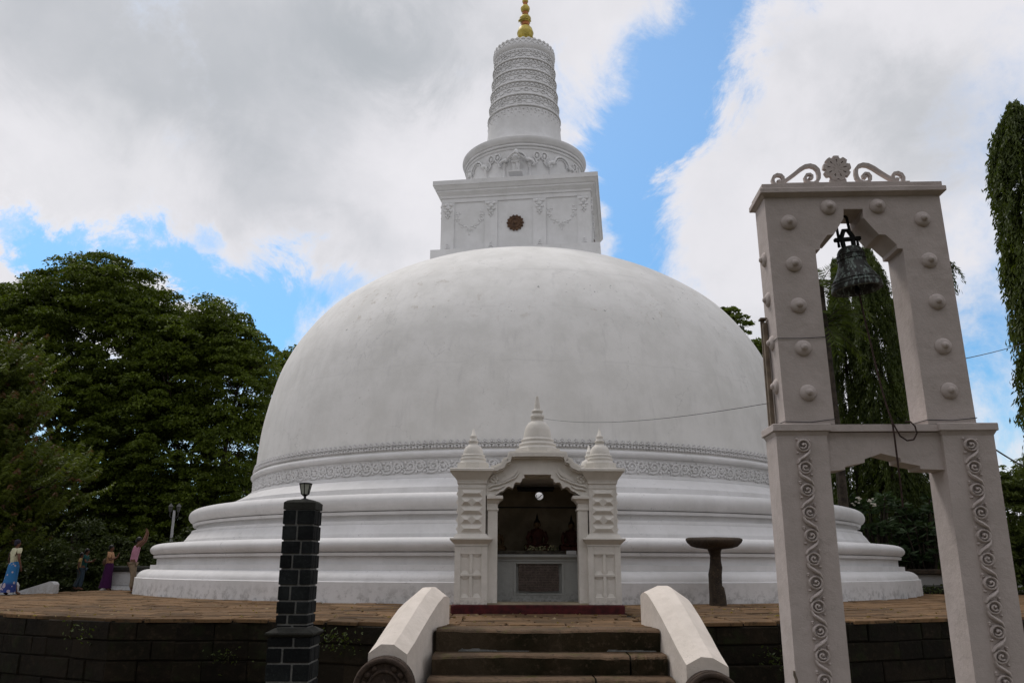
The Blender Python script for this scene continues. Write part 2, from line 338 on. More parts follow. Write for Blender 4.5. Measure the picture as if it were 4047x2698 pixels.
# ================================================================ STUPA
SX, SY = 0.55, 34.996
AL = R(7.86)
def arc(cx, cz, rx, rz, a0, a1, n=8):
    return [(cx + rx * cos(R(a0 + (a1 - a0) * i / n)), cz + rz * sin(R(a0 + (a1 - a0) * i / n))) for i in range(n + 1)]
def smooth_curve(pts, sub=6):
    out = []; P = [pts[0]] + list(pts) + [pts[-1]]
    for i in range(1, len(P) - 2):
        for k in range(sub):
            t = k / sub; a, b, c, d = P[i - 1], P[i], P[i + 1], P[i + 2]
            out.append(tuple(0.5 * ((2 * b[j]) + (-a[j] + c[j]) * t + (2 * a[j] - 5 * b[j] + 4 * c[j] - d[j]) * t * t + (-a[j] + 3 * b[j] - 3 * c[j] + d[j]) * t ** 3) for j in range(2)))
    out.append(tuple(pts[-1])); return out
stupa = empty('stupa', (SX, SY, 0))
tag(stupa, 'huge whitewashed bell shaped stupa with moulded base rings and gold tipped spire', 'stupa')
def runs(mb, rl, seg, **k):
    for pr in rl: mb.lathe(pr, seg, cap=False, **k)
    return mb
SEG = 220
# lowest course
runs(MB(), [[(14.58, -0.03), (14.57, 0.25), (14.56, 0.49)], [(14.56, 0.49), (14.50, 0.505)]], SEG).obj('base_course', M_BASE, stupa)
runs(MB(), [[(14.50, 0.505)] + arc(14.12, 0.505, 0.38, 0.255, 12, 90, 8), [(14.11, 0.76), (14.11, 0.90)], [(14.11, 0.90), (13.92, 0.905)],
            [(13.92, 0.905), (13.92, 1.12)], [(13.92, 1.12), (14.03, 1.125)], [(14.03, 1.125), (14.045, 1.20)], [(14.045, 1.20), (14.0, 1.21)],
            arc(13.90, 1.39, 0.27, 0.185, -75, 90, 14), [(13.90, 1.575), (13.12, 1.60)]], SEG).obj('lower_moulding', M_BASE, stupa)
runs(MB(), [[(13.12, 1.60), (13.11, 1.70)], [(13.11, 1.70), (13.10, 1.72)], [(13.10, 1.72), (13.07, 1.745), (13.0, 1.86), (12.92, 1.955)], [(12.90, 1.955), (12.88, 2.055)], [(12.88, 2.055), (12.72, 2.06)],
            [(12.72, 2.06), (12.72, 2.215)], [(12.72, 2.215), (12.84, 2.22)], [(12.84, 2.22), (12.86, 2.30)], [(12.86, 2.30), (12.80, 2.31)],
            arc(12.74, 2.55, 0.28, 0.24, -75, 90, 14), [(12.74, 2.79), (11.68, 2.84)]], SEG).obj('upper_moulding', M_BASE, stupa)
runs(MB(), [[(11.68, 2.84), (11.66, 3.05)], [(11.66, 3.05), (11.60, 3.07)], [(11.60, 3.07), (11.35, 3.20), (11.08, 3.36)], [(11.06, 3.36), (11.05, 3.41)], [(11.05, 3.41), (10.98, 3.42)],
            [(10.98, 3.42), (10.97, 3.47)], [(10.97, 3.47), (10.86, 3.49)], [(10.86, 3.49), (10.85, 3.97)], [(10.85, 3.97), (10.86, 3.975)], arc(10.84, 4.085, 0.14, 0.11, -80, 90, 10), [(10.84, 4.195), (10.82, 4.21)]], SEG).obj('frieze_ring', M_BASE, stupa)
DOME = [(10.84, 4.19), (10.80, 5.0), (10.73, 5.8), (10.62, 6.5), (10.47, 7.2), (10.26, 8.0), (10.03, 8.6), (9.73, 9.2), (9.34, 9.8), (8.88, 10.4), (8.42, 10.88), (7.76, 11.4), (7.02, 11.9), (6.25, 12.32), (5.35, 12.72), (4.3, 13.02), (3.2, 13.2), (1.6, 13.3), (0.01, 13.3)]
MB().lathe(smooth_curve(DOME, 4), SEG, cap=False).obj('dome', M_DOME, stupa)
# bead and palmette course above the torus: every ornament its own piece, on the side the photograph shows
om = MB()
om.ball((-0.052, -0.03, 0.055), (0.050, 0.07, 0.05), 8, 5); om.ball((0.052, -0.03, 0.055), (0.050, 0.07, 0.05), 8, 5)
om.box(-0.05, 0.05, -0.09, 0.02, 0.102, 0.125)
om.ball((-0.055, -0.03, 0.165), (0.038, 0.055, 0.036), 6, 4); om.ball((0.055, -0.03, 0.165), (0.038, 0.055, 0.036), 6, 4); om.ball((0, -0.03, 0.185), (0.034, 0.055, 0.045), 6, 4)
om.ball((-0.04, -0.03, 0.225), (0.022, 0.03, 0.022), 6, 4); om.ball((0.04, -0.03, 0.225), (0.022, 0.03, 0.022), 6, 4); om.ball((0, -0.03, 0.255), (0.022, 0.03, 0.028), 6, 4)
bead_me = om.mesh('palmette', M_BASE)
NB = 330
for k in range(NB):
    a = 2 * pi * k / NB
    if sin(a) > -0.22: continue                      # a faces the camera side when sin(a) is near -1
    if k % 1: continue
    link('palmette', bead_me, stupa, (10.83 * cos(a), 10.83 * sin(a), 4.235), (0, 0, a + pi / 2))
# scrolled foliage frieze, one relief panel per repeat
fr = MB()
def spiral(cx, cz, r0, r1, a0, turns, n=16):
    return [(cx + (r0 + (r1 - r0) * i / n) * cos(R(a0) + turns * 2 * pi * i / n), 0, cz + (r0 + (r1 - r0) * i / n) * sin(R(a0) + turns * 2 * pi * i / n)) for i in range(n + 1)]
fr.tube(spiral(-0.16, 0.0, 0.18, 0.05, -120, 1.25), 0.036, 5); fr.tube(spiral(0.19, 0.0, 0.18, 0.05, 60, 1.25), 0.036, 5)
fr.tube([(-0.36, 0, -0.05), (-0.30, 0, -0.15), (-0.20, 0, -0.19), (-0.05, 0, -0.14), (0.02, 0, 0.0), (0.08, 0, 0.13), (0.2, 0, 0.18), (0.32, 0, 0.12), (0.37, 0, -0.02)], 0.034, 5)
for x, z, a in ((-0.16, 0, 0), (0.19, 0, 0), (-0.05, 0.15, 0), (0.05, -0.15, 0), (-0.30, 0.13, 0), (0.33, -0.13, 0)):
    fr.ball((x, 0, z), (0.055, 0.05, 0.05), 7, 4)
for x, z, t in ((-0.02, 0.09, 0.6), (0.06, -0.09, 0.6), (-0.28, 0.02, -0.7), (0.30, -0.02, -0.7), (-0.13, 0.13, 1.3), (0.14, -0.13, 1.3), (-0.24, -0.06, 2.2), (0.27, 0.07, 2.2), (-0.06, -0.06, 0.2), (0.10, 0.05, 0.2)):
    fr.ball((0, 0, 0), (0.06, 0.04, 0.024), 6, 4, M=T((x, 0, z), (0, t, 0)))
rl = random.Random(4)
for _ in range(22): fr.ball((0, 0, 0), (rl.uniform(0.035, 0.07), 0.035, rl.uniform(0.016, 0.03)), 6, 4, M=T((rl.uniform(-0.36, 0.36), 0, rl.uniform(-0.19, 0.19)), (0, rl.uniform(0, 3.1), 0)))
fr_me = fr.mesh('scroll_relief', M_BASE)
NF = 92
for k in range(NF):
    a = 2 * pi * (k + 0.3) / NF
    if sin(a) > -0.2: continue
    link('scroll_relief', fr_me, stupa, (10.865 * cos(a), 10.865 * sin(a), 3.72), (0, 0, a + pi / 2))
# ---- square tower on the dome
box_e = empty('square_chamber', (0, 0, 0), -AL); box_e.parent = stupa
m = MB(); m.box(-3.50, 3.50, -3.50, 3.50, 12.2, 13.50); m.frustum((-3.50, 3.50, -3.50, 3.50), (-3.30, 3.30, -3.30, 3.30), 13.50, 13.56)
m.obj('plinth_slab', M_TOP, box_e)
m = MB(); m.box(-3.10, 3.10, -3.10, 3.10, 13.5, 15.95); m.obj('chamber_wall', M_TOP, box_e)
m = MB()
prev = (3.16, 15.72)
m.box(-3.15, 3.15, -3.15, 3.15, 15.74, 15.93)
m.box(-3.19, 3.19, -3.19, 3.19, 15.93, 16.02); m.frustum((-3.19, 3.19, -3.19, 3.19), (-3.32, 3.32, -3.32, 3.32), 16.02, 16.16)
m.box(-3.33, 3.33, -3.33, 3.33, 16.16, 16.25); m.frustum((-3.36, 3.36, -3.36, 3.36), (-3.46, 3.46, -3.46, 3.46), 16.25, 16.42); m.box(-3.48, 3.48, -3.48, 3.48, 16.42, 16.62)
m.obj('cornice', M_TOP, box_e)
pil = MB(); pil.box(-0.27, 0.27, -0.06, 0.02, 13.565, 15.73)
cap_r = MB()
for x, z, rx, rz in ((-0.13, 15.62, 0.10, 0.07), (0.13, 15.62, 0.10, 0.07), (0, 15.50, 0.13, 0.09), (-0.10, 15.36, 0.09, 0.07), (0.10, 15.36, 0.09, 0.07), (0, 15.24, 0.11, 0.07), (-0.06, 15.13, 0.06, 0.05), (0.06, 15.13, 0.06, 0.05), (0, 15.05, 0.05, 0.05)):
    cap_r.ball((x, -0.07, z), (rx, 0.06, rz), 8, 5)
base_r = MB()
for x, z, rx, rz in ((0, 13.70, 0.10, 0.03), (0, 13.78, 0.07, 0.03), (0, 13.85, 0.045, 0.035), (-0.08, 13.66, 0.04, 0.03), (0.08, 13.66, 0.04, 0.03)):
    base_r.ball((x, -0.065, z), (rx, 0.035, rz), 8, 5)
pil_me = pil.mesh('pilaster', M_TOP); capr_me = cap_r.mesh('pilaster_capital', M_TOP); baser_me = base_r.mesh('pilaster_foot', M_TOP)
gar = MB()
def garland(mb):
    pts = [(0.52 * sin(t), -0.02, 0.30 - 0.62 * (1 - abs(cos(t / 1.0))) if False else 0.32 * cos(t)) for t in np.linspace(0.55, 2 * pi - 0.55, 18)]
    pts = [(0.50 * sin(t) * (1.0 + 0.1 * cos(3 * t)), 0.0, 0.10 - 0.42 * (1 + cos(t)) * 0.5 + 0.52 * (abs(sin(t * 0.5)) ** 3 if False else 0) + 0.36 * (abs(t) / 2.2) ** 2) for t in np.linspace(-2.2, 2.2, 26)]
    for i, p in enumerate(pts):
        mb.ball((p[0] * (1.12 if i % 2 else 0.94), -0.005, p[2] + (0.04 if i % 3 else -0.03)), (0.055, 0.025, 0.045), 6, 4)
    for k in range(7):
        a = R(-150 + 20 * k); mb.tube([(0, 0.0, -0.34), (0.2 * cos(a), 0.0, -0.34 + 0.2 * sin(a))], [0.026, 0.012], 5)
    mb.ball((0, 0.0, -0.60), (0.04, 0.025, 0.06), 6, 4)
garland(gar); gar_me = gar.mesh('garland_relief', M_TOP)
med = MB(); 
lob = [((0.37 if k % 2 == 0 else 0.31) * cos(2 * pi * k / 28), (0.37 if k % 2 == 0 else 0.31) * sin(2 * pi * k / 28)) for k in range(28)]
med.prism(lob, -0.05, 0.0); med.tube([(0.20 * cos(t), -0.055, 0.20 * sin(t)) for t in np.linspace(0, 2 * pi, 21)[:-1]], 0.03, 5, closed=True)
for k in range(14): med.ball((0.285 * cos(2 * pi * k / 14), -0.055, 0.285 * sin(2 * pi * k / 14)), (0.045, 0.02, 0.045), 6, 4)
med.ball((0, -0.06, 0), (0.08, 0.04, 0.08), 8, 5)
med_me = med.mesh('lotus_medallion', M_BROWN)
for fk in range(4):
    ra = fk * pi / 2; ca, sa = cos(ra), sin(ra)
    def at(x, y, z): return (x * ca - y * sa, x * sa + y * ca, z)
    for x in (-2.86, -1.02, 1.02, 2.86):
        link('pilaster', pil_me, box_e, at(x, -3.10, 0), (0, 0, ra)); link('pilaster_capital', capr_me, box_e, at(x, -3.10, 0), (0, 0, ra)); link('pilaster_foot', baser_me, box_e, at(x, -3.10, 0), (0, 0, ra))
    for x in (-1.94, 1.94): tag(link('garland_relief', gar_me, box_e, at(x, -3.10, 14.9), (0, 0, ra)), kind='stuff')
    link('lotus_medallion', med_me, box_e, at(0.0, -3.11, 14.68), (0, 0, ra))
# ---- drum with niches
dr = empty('figured_drum', (0, 0, 0), -AL); dr.parent = stupa
runs(MB(), [[(2.52, 16.62), (2.58, 17.4), (2.66, 18.30)]], 96).obj('drum_wall', M_TOP, dr)
runs(MB(), [[(2.66, 18.30), (2.70, 18.33)], [(2.70, 18.33), (2.72, 18.42)], arc(2.70, 18.50, 0.07, 0.07, -70, 70, 5), [(2.73, 18.57), (2.78, 18.62)], [(2.78, 18.62), (2.84, 18.72), (2.87, 18.80), (2.86, 18.88)], [(2.86, 18.88), (2.80, 18.92), (2.30, 18.98)]], 96).obj('drum_rim', M_TOP, dr)
col_m = MB(); col_m.lathe([(0.10, 16.64), (0.10, 16.75), (0.07, 16.78), (0.065, 17.45), (0.09, 17.48), (0.07, 17.52), (0.10, 17.58), (0.13, 17.66), (0.13, 17.70)], 10)
col_me = col_m.mesh('niche_column', M_TOP)
arch_m = MB()
arch_m.tube([(0.42 * cos(t), 0, 17.78 + 0.40 * sin(t)) for t in np.linspace(0.1, pi - 0.1, 12)], 0.045, 6)
arch_m.tube([(0.30 * cos(t), 0.02, 17.78 + 0.30 * sin(t)) for t in np.linspace(0.0, pi, 12)], 0.03, 6)
for sx in (-1, 1):
    arch_m.ball((sx * 0.50, 0, 17.80), (0.13, 0.06, 0.10), 8, 5); arch_m.tube([(sx * 0.50, 0, 17.80), (sx * 0.68, 0, 17.74), (sx * 0.78, 0, 17.60), (sx * 0.70, 0, 17.5)], [0.07, 0.06, 0.05, 0.03], 6)
arch_me = arch_m.mesh('makara_arch', M_TOP)
loop_m = MB()
loop_m.tube([(0.14 * cos(t), 0, 18.02 + 0.18 * sin(t)) for t in np.linspace(0, 2 * pi, 15)[:-1]], 0.035, 6, closed=True); loop_m.ball((0, 0.01, 18.03), (0.07, 0.03, 0.10), 8, 5)
loop_m.tube([(0.05, 0, 17.85), (0.0, 0, 17.72), (0.10, 0, 17.60), (0.2, 0, 17.56)], [0.05, 0.045, 0.04, 0.03], 6)
loop_me = loop_m.mesh('serpent_relief', M_TOP)
def rad_wall(z): return 2.52 + 0.14 * (z - 16.62) / 1.68
for k in range(8):
    a = -pi / 2 + k * pi / 4
    def P(aa, z, r): return (r * cos(aa), r * sin(aa), 0)
    for dA in (-12.4, 12.4):
        link('niche_column', col_me, dr, P(a + R(dA), 0, 2.58), (0, 0, a + R(dA) + pi / 2))
    link('makara_arch', arch_me, dr, P(a, 0, 2.68), (0, 0, a + pi / 2))
    for dA in (-22.5 + 3.6, 22.5 - 3.6):
        link('serpent_relief', loop_me, dr, P(a + R(dA), 0, 2.67), (0, 0, a + R(dA) + pi / 2), (-1 if dA > 0 else 1, 1, 1))
def small_figure(name, mat):
    """standing guardian with joined hands, modelled as one continuous body on a ledge"""
    m = MB()
    m.lathe([(0.0, 0.10), (0.14, 0.10), (0.16, 0.14), (0.13, 0.40), (0.15, 0.60), (0.14, 0.70), (0.15, 0.80), (0.20, 0.98), (0.19, 1.07), (0.09, 1.13), (0.085, 1.20)], 14, M=T((0, 0, 0), (0, 0, 0), (1, 0.72, 1)))
    m.ball((0, -0.03, 1.25), (0.10, 0.115, 0.125), 10, 7); m.lathe([(0.10, 1.30), (0.10, 1.36), (0.04, 1.44), (0.0, 1.47)], 10)
    for s in (-1, 1):
        m.tube([(s * 0.19, 0, 1.03), (s * 0.31, -0.10, 0.84), (s * 0.15, -0.24, 0.93), (s * 0.03, -0.27, 1.07)], [0.07, 0.062, 0.05, 0.04], 8)
        m.tube([(s * 0.07, -0.06, 0.16), (s * 0.075, -0.12, 0.10), (s * 0.08, -0.2, 0.09)], [0.05, 0.04, 0.03], 6)
    m.tube([(-0.16, -0.10, 0.70), (0.0, -0.14, 0.62), (0.16, -0.10, 0.72)], 0.035, 6)
    m.tube([(0.05, -0.125, 0.62), (0.06, -0.135, 0.40), (0.05, -0.14, 0.25)], [0.04, 0.03, 0.02], 6)
    m.cbox(-0.27, 0.27, -0.28, 0.15, 0.0, 0.085, 0.015)
    return m.mesh(name, mat)
fig_me = small_figure('guardian_figure', M_TOP)
for k in range(4):
    a = -pi / 2 + k * pi / 2
    link('guardian_figure', fig_me, dr, (2.93 * cos(a), 2.93 * sin(a), 16.96), (0, 0, a + pi / 2), (1.12, 1.2, 0.84))
# ---- ringed cone
co = empty('ringed_spire', (0, 0, 0), -AL); co.parent = stupa
runs(MB(), [[(2.30, 18.98), (2.15, 19.0)], arc(2.02, 19.10, 0.13, 0.13, -60, 90, 6), [(2.02, 19.23), (1.90, 19.25)], [(1.90, 19.25), (1.82, 19.45), (1.77, 19.75), (1.72, 20.3), (1.68, 21.0)]], 80).obj('spire_foot', M_TOP, co)
tooth = MB()
for k in range(30):
    a = 2 * pi * k / 30
    for da, z, rr in ((0, 20.88, 0.055), (0.105, 20.72, 0.045), (0, 20.56, 0.04), (0.105, 20.93, 0.035)):
        Rz = 1.69; tooth.ball((Rz * cos(a + da), Rz * sin(a + da), z), (rr, rr, rr * 0.9), 6, 4)
    tooth.tube([(1.685 * cos(a + q), 1.685 * sin(a + q), z) for q, z in ((-0.1, 20.95), (0, 20.42), (0.1, 20.95))], 0.022, 4)
tag(tooth.obj('pendant_relief', M_TOP, co), kind='stuff')
tz = [21.02, 21.63, 22.32, 22.98, 23.60, 24.22]; tr = [1.67, 1.61, 1.555, 1.50, 1.455, 1.42]
for i in range(5):
    z0, z1, r0, r1 = tz[i], tz[i + 1], tr[i], tr[i + 1]
    runs(MB(), [[(r0 - 0.03, z0 - 0.02), (r0 + 0.05, z0)], arc(r0 + 0.025, z0 + 0.045, 0.04, 0.045, -80, 90, 6), [(r0 + 0.02, z0 + 0.10), (r0 - 0.02, z0 + 0.11)],
                [(r0 - 0.02, z0 + 0.11), (r1 - 0.01, z1 - 0.20)], [(r1 - 0.01, z1 - 0.20), (r1 + 0.02, z1 - 0.195)], [(r1 + 0.02, z1 - 0.195), (r1 + 0.02, z1 - 0.16)], [(r1 + 0.02, z1 - 0.16), (r1 - 0.01, z1 - 0.155)],
                [(r1 - 0.01, z1 - 0.155), (r1 - 0.01, z1)]], 80).obj('spire_tier', M_TOP, co)
    dm = MB(); nd = 46
    for k in range(nd):
        a = 2 * pi * k / nd; Mx = Matrix.Rotation(a, 4, 'Z')
        dm.box(r1 - 0.03, r1 + 0.04, -0.05, 0.05, z1 - 0.13, z1 - 0.04, M=Mx)
    tag(dm.obj('dentil_course', M_TOP, co), kind='stuff')
    om_ = MB(); no = 12
    zc_ = (z0 + z1) / 2 - 0.03; rc = (r0 + r1) / 2 - 0.003
    for k in range(no):
        a = 2 * pi * (k + 0.35 * (i % 2)) / no
        Mx = Matrix.Rotation(a + pi / 2, 4, 'Z') @ Matrix.Translation((0, -rc, zc_))
        om_.tube([(0.115 * cos(t), 0, 0.085 * sin(t)) for t in np.linspace(0, 2 * pi, 13)[:-1]], 0.022, 5, closed=True, M=Mx)
        for sx in (-1, 1):
            a2 = sx * 0.155
            Mx2 = Matrix.Rotation(a + a2 + pi / 2, 4, 'Z') @ Matrix.Translation((0, -rc, zc_))
            om_.tube([(-sx * 0.08, 0, 0.04), (0, 0, 0.0), (sx * 0.05, 0, -0.07), (sx * 0.17, 0, -0.08)], 0.018, 5, M=Mx2); om_.ball((sx * 0.03, 0, 0.055), (0.035, 0.02, 0.025), 6, 4, M=Mx2)
    om_.obj('tier_relief', M_TOP, co)
runs(MB(), [[(1.41, 24.12), (1.40, 24.22)], [(1.40, 24.22), (1.46, 24.30), (1.49, 24.42), (1.48, 24.56), (1.45, 24.62)], [(1.45, 24.62), (1.44, 24.75), (1.35, 24.82), (0.4, 24.9)]], 80).obj('spire_cap', M_TOP, co)
pm = MB()
for k in range(34):
    a = 2 * pi * k / 34; pm.ball((0, 0, 0), (0.10, 0.045, 0.085), 6, 4, M=Matrix.Rotation(a + pi / 2, 4, 'Z') @ Matrix.Translation((0, -1.44, 24.72)))
    pm.tube([(-0.13, 0, 0.10), (0, 0, -0.05), (0.13, 0, 0.10)], 0.022, 4, M=Matrix.Rotation(a + pi / 2, 4, 'Z') @ Matrix.Translation((0, -1.475, 24.48)))
tag(pm.obj('petal_course', M_TOP, co), kind='stuff')
# ---- gold pinnacle (leans a hair to the right)
pn = empty('pinnacle', (0.06, 0, 0)); pn.parent = stupa
MB().lathe([(0.0, 24.86), (0.52, 24.88), (0.50, 25.0), (0.40, 25.18), (0.26, 25.32), (0.20, 25.36)], 28, cap=False).obj('pinnacle_foot', M_GOLD, pn)
MB().lathe([(0.20, 25.35), (0.235, 25.39), (0.24, 25.43), (0.17, 25.47), (0.165, 25.52), (0.24, 25.56)], 24, cap=False).obj('pinnacle_collar', M_COPPER, pn)
g = MB(); g.lathe([(0.18, 25.55), (0.27, 25.62), (0.35, 25.76), (0.385, 25.92), (0.40, 25.96), (0.405, 26.0), (0.39, 26.05), (0.375, 26.09), (0.34, 26.22), (0.25, 26.34), (0.16, 26.40), (0.0, 26.41)], 30, cap=False)
for k in range(12):
    a = 2 * pi * k / 12; g.ball((0.335 * cos(a), 0.335 * sin(a), 25.76), (0.07, 0.07, 0.055), 6, 4)
g.obj('pinnacle_globe', M_GOLD, pn)
MB().lathe([(0.15, 26.38), (0.205, 26.42), (0.21, 26.48), (0.16, 26.55), (0.20, 26.60)], 20, cap=False).obj('pinnacle_collar', M_COPPER, pn)
g = MB(); g.lathe([(0.16, 26.58), (0.24, 26.66), (0.275, 26.78), (0.285, 26.82), (0.27, 26.88), (0.20, 26.97), (0.12, 27.0), (0.0, 27.01)], 26, cap=False)
for k in range(10):
    a = 2 * pi * k / 10; g.ball((0.25 * cos(a), 0.25 * sin(a), 26.70), (0.05, 0.05, 0.045), 6, 4)
g.tube([(-0.26, -0.08, 26.72), (-0.32, -0.1, 26.66), (-0.31, -0.1, 26.55)], [0.03, 0.035, 0.02], 6)
g.obj('pinnacle_globe', M_GOLD, pn)
MB().lathe([(0.12, 26.98), (0.165, 27.03), (0.16, 27.10), (0.12, 27.16), (0.15, 27.2)], 18, cap=False).obj('pinnacle_collar', M_COPPER, pn)
MB().lathe([(0.13, 27.18), (0.20, 27.26), (0.23, 27.38), (0.22, 27.46), (0.15, 27.56), (0.0, 27.6)], 24, cap=False).obj('pinnacle_globe', M_GOLD, pn)
MB().lathe([(0.09, 27.55), (0.13, 27.62), (0.10, 27.70), (0.12, 27.74)], 18, cap=False).obj('pinnacle_collar', M_COPPER, pn)
MB().lathe([(0.10, 27.72), (0.15, 27.80), (0.14, 27.90), (0.07, 27.98), (0.05, 28.1), (0.08, 28.2), (0.05, 28.5), (0.0, 28.8)], 20, cap=False).obj('pinnacle_tip', M_GOLD, pn)

# ================================================================ GROUND, PLATFORM, PAVING
gm = MB(); gm.add([(-900, -900, -1.3), (900, -900, -1.3), (900, 900, -1.3), (-900, 900, -1.3)], [(0, 1, 2, 3)])
M_GROUND = stone('bare_earth_ground', (0.075, 0.055, 0.032), (0.05, 0.05, 0.022), (0.10, 0.075, 0.045), rnd=0, sc=0.8)
tag(gm.obj('ground', M_GROUND), kind='structure')
EDGE_L = [(-1.10, 13.35), (-2.0, 13.78), (-2.65, 14.12), (-3.6, 14.45), (-4.4, 14.72), (-5.6, 14.66), (-6.7, 14.62), (-8.1, 15.35), (-9.6, 16.2), (-12.2, 17.8), (-15.5, 20.2)]
EDGE_R = [(2.16, 13.6), (3.3, 14.12), (4.34, 14.32), (5.6, 14.6), (6.6, 15.0), (7.55, 15.4), (9.3, 15.95), (12.5, 17.6), (17.0, 20.5)]
PLAT = list(reversed(EDGE_L)) + [(-1.10, 12.42), (2.16, 12.42)] + EDGE_R + [(21.5, 25.0), (18.5, 30.9), (14.4, 33.5), (15.5, 42), (8, 51), (-8, 51), (-15.2, 42), (-14.6, 33.2), (-15.3, 31.0), (-16.2, 28.4), (-17.6, 25.8), (-17.5, 23.0)]
pm = MB(); pm.slab(PLAT, -1.3, -0.035)
platform = tag(pm.obj('platform', M_JOINT), kind='structure')
def stone_piece(mb, q, z0, z1, tilt=0.0, bv=0.018):
    """one slab from four plan corners, with a worn arris"""
    c = sum((Vector(p) for p in q), Vector((0, 0))) / 4
    lo = [Vector(p) for p in q]; hi = [p + (c - p).normalized() * bv for p in lo]
    dz = [random.uniform(-tilt, tilt) for _ in range(4)]
    vs = [(p.x, p.y, z0) for p in lo] + [(p.x, p.y, z1 - bv * 0.7 + d) for p, d in zip(lo, dz)] + [(p.x, p.y, z1 + d) for p, d in zip(hi, dz)]
    fs = [(8, 9, 10, 11)] + [(i, (i + 1) % 4, 4 + (i + 1) % 4, 4 + i) for i in range(4)] + [(4 + i, 4 + (i + 1) % 4, 8 + (i + 1) % 4, 8 + i) for i in range(4)]
    mb.add(vs, fs)
def interp(E, x):
    P = sorted(E)
    if x <= P[0][0]: return P[0][1]
    for a, b in zip(P[:-1], P[1:]):
        if a[0] <= x <= b[0]: return a[1] + (b[1] - a[1]) * (x - a[0]) / (b[0] - a[0])
    return P[-1][1]
def blocked(x, y):
    if math.hypot(x - SX, y - SY) < 14.5: return True
    if -1.1 < x < 2.13 and y > 16.5 and y < 19.9: return True
    return False
stones = []
def pave(E, xa, xb, v0, v1, rowh=0.46):
    v = v0; r = 0
    while v < v1:
        h = rowh * random.uniform(0.85, 1.2); x = xa + random.uniform(-0.7, 0)
        while x < xb:
            wd = random.uniform(0.55, 1.15); x2 = min(x + wd, xb); xs = max(x, xa)
            if x2 - xs > 0.15:
                g = random.uniform(0.008, 0.02); j = lambda: random.uniform(-0.035, 0.035)
                q = [(xs + g + j(), interp(E, xs) + v + g + j() * (1 if v > v0 else 1.6)), (x2 - g + j(), interp(E, x2) + v + g + j() * (1 if v > v0 else 1.6)),
                     (x2 - g + j(), interp(E, x2) + v + h - g + j()), (xs + g + j(), interp(E, xs) + v + h - g + j())]
                cx = (xs + x2) / 2; cy = interp(E, cx) + v + h / 2
                if not blocked(cx, cy) and not any(blocked(*p) for p in q[:2]): stones.append((math.hypot(cx, cy), q))
            x += wd
        v += h; r += 1
pave(EDGE_L, -15.3, -1.10, -0.05, 14.5); pave(EDGE_R, 2.17, 17.0, -0.05, 14.0)
pave([(-1.1, 12.80), (2.17, 12.80)], -1.08, 2.15, 0.0, 4.3, 0.42)
pave([(-1.1, 16.62), (2.17, 16.62)], -1.2, -1.12, 0, 0.1)
stones = [s for s in stones if -19 < s[1][0][0] < 21 and s[1][0][1] < 33.0 and not (s[1][0][0] < -16.9)]
stones.sort(key=lambda t: t[0])
for d, q in stones[:290]:
    mb = MB(); stone_piece(mb, q, -0.06, random.uniform(-0.007, 0.006), 0.006); mb.obj('paving_stone', M_PAVE, platform)
mb = MB()
for d, q in stones[290:]: stone_piece(mb, q, -0.06, random.uniform(-0.010, 0.008), 0.006)
tag(mb.obj('distant_paving', M_PAVE, platform), kind='stuff')

# ---- retaining wall in front of the platform
wall = empty('retaining_wall', (0, 13.5, -1.3))
tag(wall, 'low dark mossy stone wall carrying the front edge of the brown paved terrace', 'wall')
def wall_run(E, sgn):
    P = E; segs = []
    for a, b in zip(P[:-1], P[1:]):
        segs.append((Vector(a), Vector(b)))
    mb = MB()
    for a, b in segs:
        d = (b - a); n = Vector((d.y, -d.x)).normalized() * (1 if sgn > 0 else -1)
        q = [a - n * 0.05, b - n * 0.05, b - n * 0.25, a - n * 0.25]
        vs = [(p.x, p.y - 13.5, z) for z in (0.0, 1.25) for p in q]
        mb.add(vs, [(0, 1, 5, 4), (1, 2, 6, 5), (2, 3, 7, 6), (3, 0, 4, 7), (4, 5, 6, 7)])
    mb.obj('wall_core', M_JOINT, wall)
    rows = [0.30, 0.34, 0.31, 0.30]; run = 0.0
    for (A, B) in segs:
        ln_ = (B - A).length
        if run > 11.6: break
        run += ln_; d = (B - A).normalized(); n = Vector((d.y, -d.x)) * (1 if sgn > 0 else -1); z = 0.0
        for ri, h in enumerate(rows):
            cuts = [0.0]; 
            while cuts[-1] < ln_ - 0.01:
                w_ = random.uniform(0.38, 0.95); cuts.append(ln_ if cuts[-1] + w_ > ln_ - 0.3 else cuts[-1] + w_)
            for s0, s1 in zip(cuts[:-1], cuts[1:]):
                a0, a1 = s0 + (0.006 if s0 > 0 else -0.01), s1 - (0.006 if s1 < ln_ else -0.01); pr = random.uniform(0.035, 0.065)
                pa, pb = A + d * a0, A + d * a1
                zz0, zz1 = z + 0.006 + random.uniform(0, .006), z + h - 0.006 - random.uniform(0, .008)
                if ri == 3: zz1 = 1.265 - random.uniform(0.0, 0.05)
                b = random.uniform(0.010, 0.022); j = lambda: random.uniform(-0.012, 0.012)
                fr_ = [pa + n * (pr - b), pb + n * (pr - b)]; ff = [pa + d * b + n * pr, pb - d * b + n * pr]
                vs = []
                for zz in (zz0, zz1): vs += [(pa.x, pa.y - 13.5, zz), (pb.x, pb.y - 13.5, zz), (fr_[0].x, fr_[0].y - 13.5, zz), (fr_[1].x, fr_[1].y - 13.5, zz)]
                for zz in (zz0 + b, zz1 - b): vs += [(ff[0].x, ff[0].y - 13.5 + j(), zz + j()), (ff[1].x, ff[1].y - 13.5 + j(), zz + j())]
                fs = [(0, 1, 3, 2), (4, 6, 7, 5), (0, 2, 6, 4), (1, 5, 7, 3), (2, 3, 9, 8), (6, 10, 11, 7), (2, 8, 10, 6), (3, 7, 11, 9), (8, 9, 11, 10)]
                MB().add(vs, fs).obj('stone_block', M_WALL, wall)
            z += h
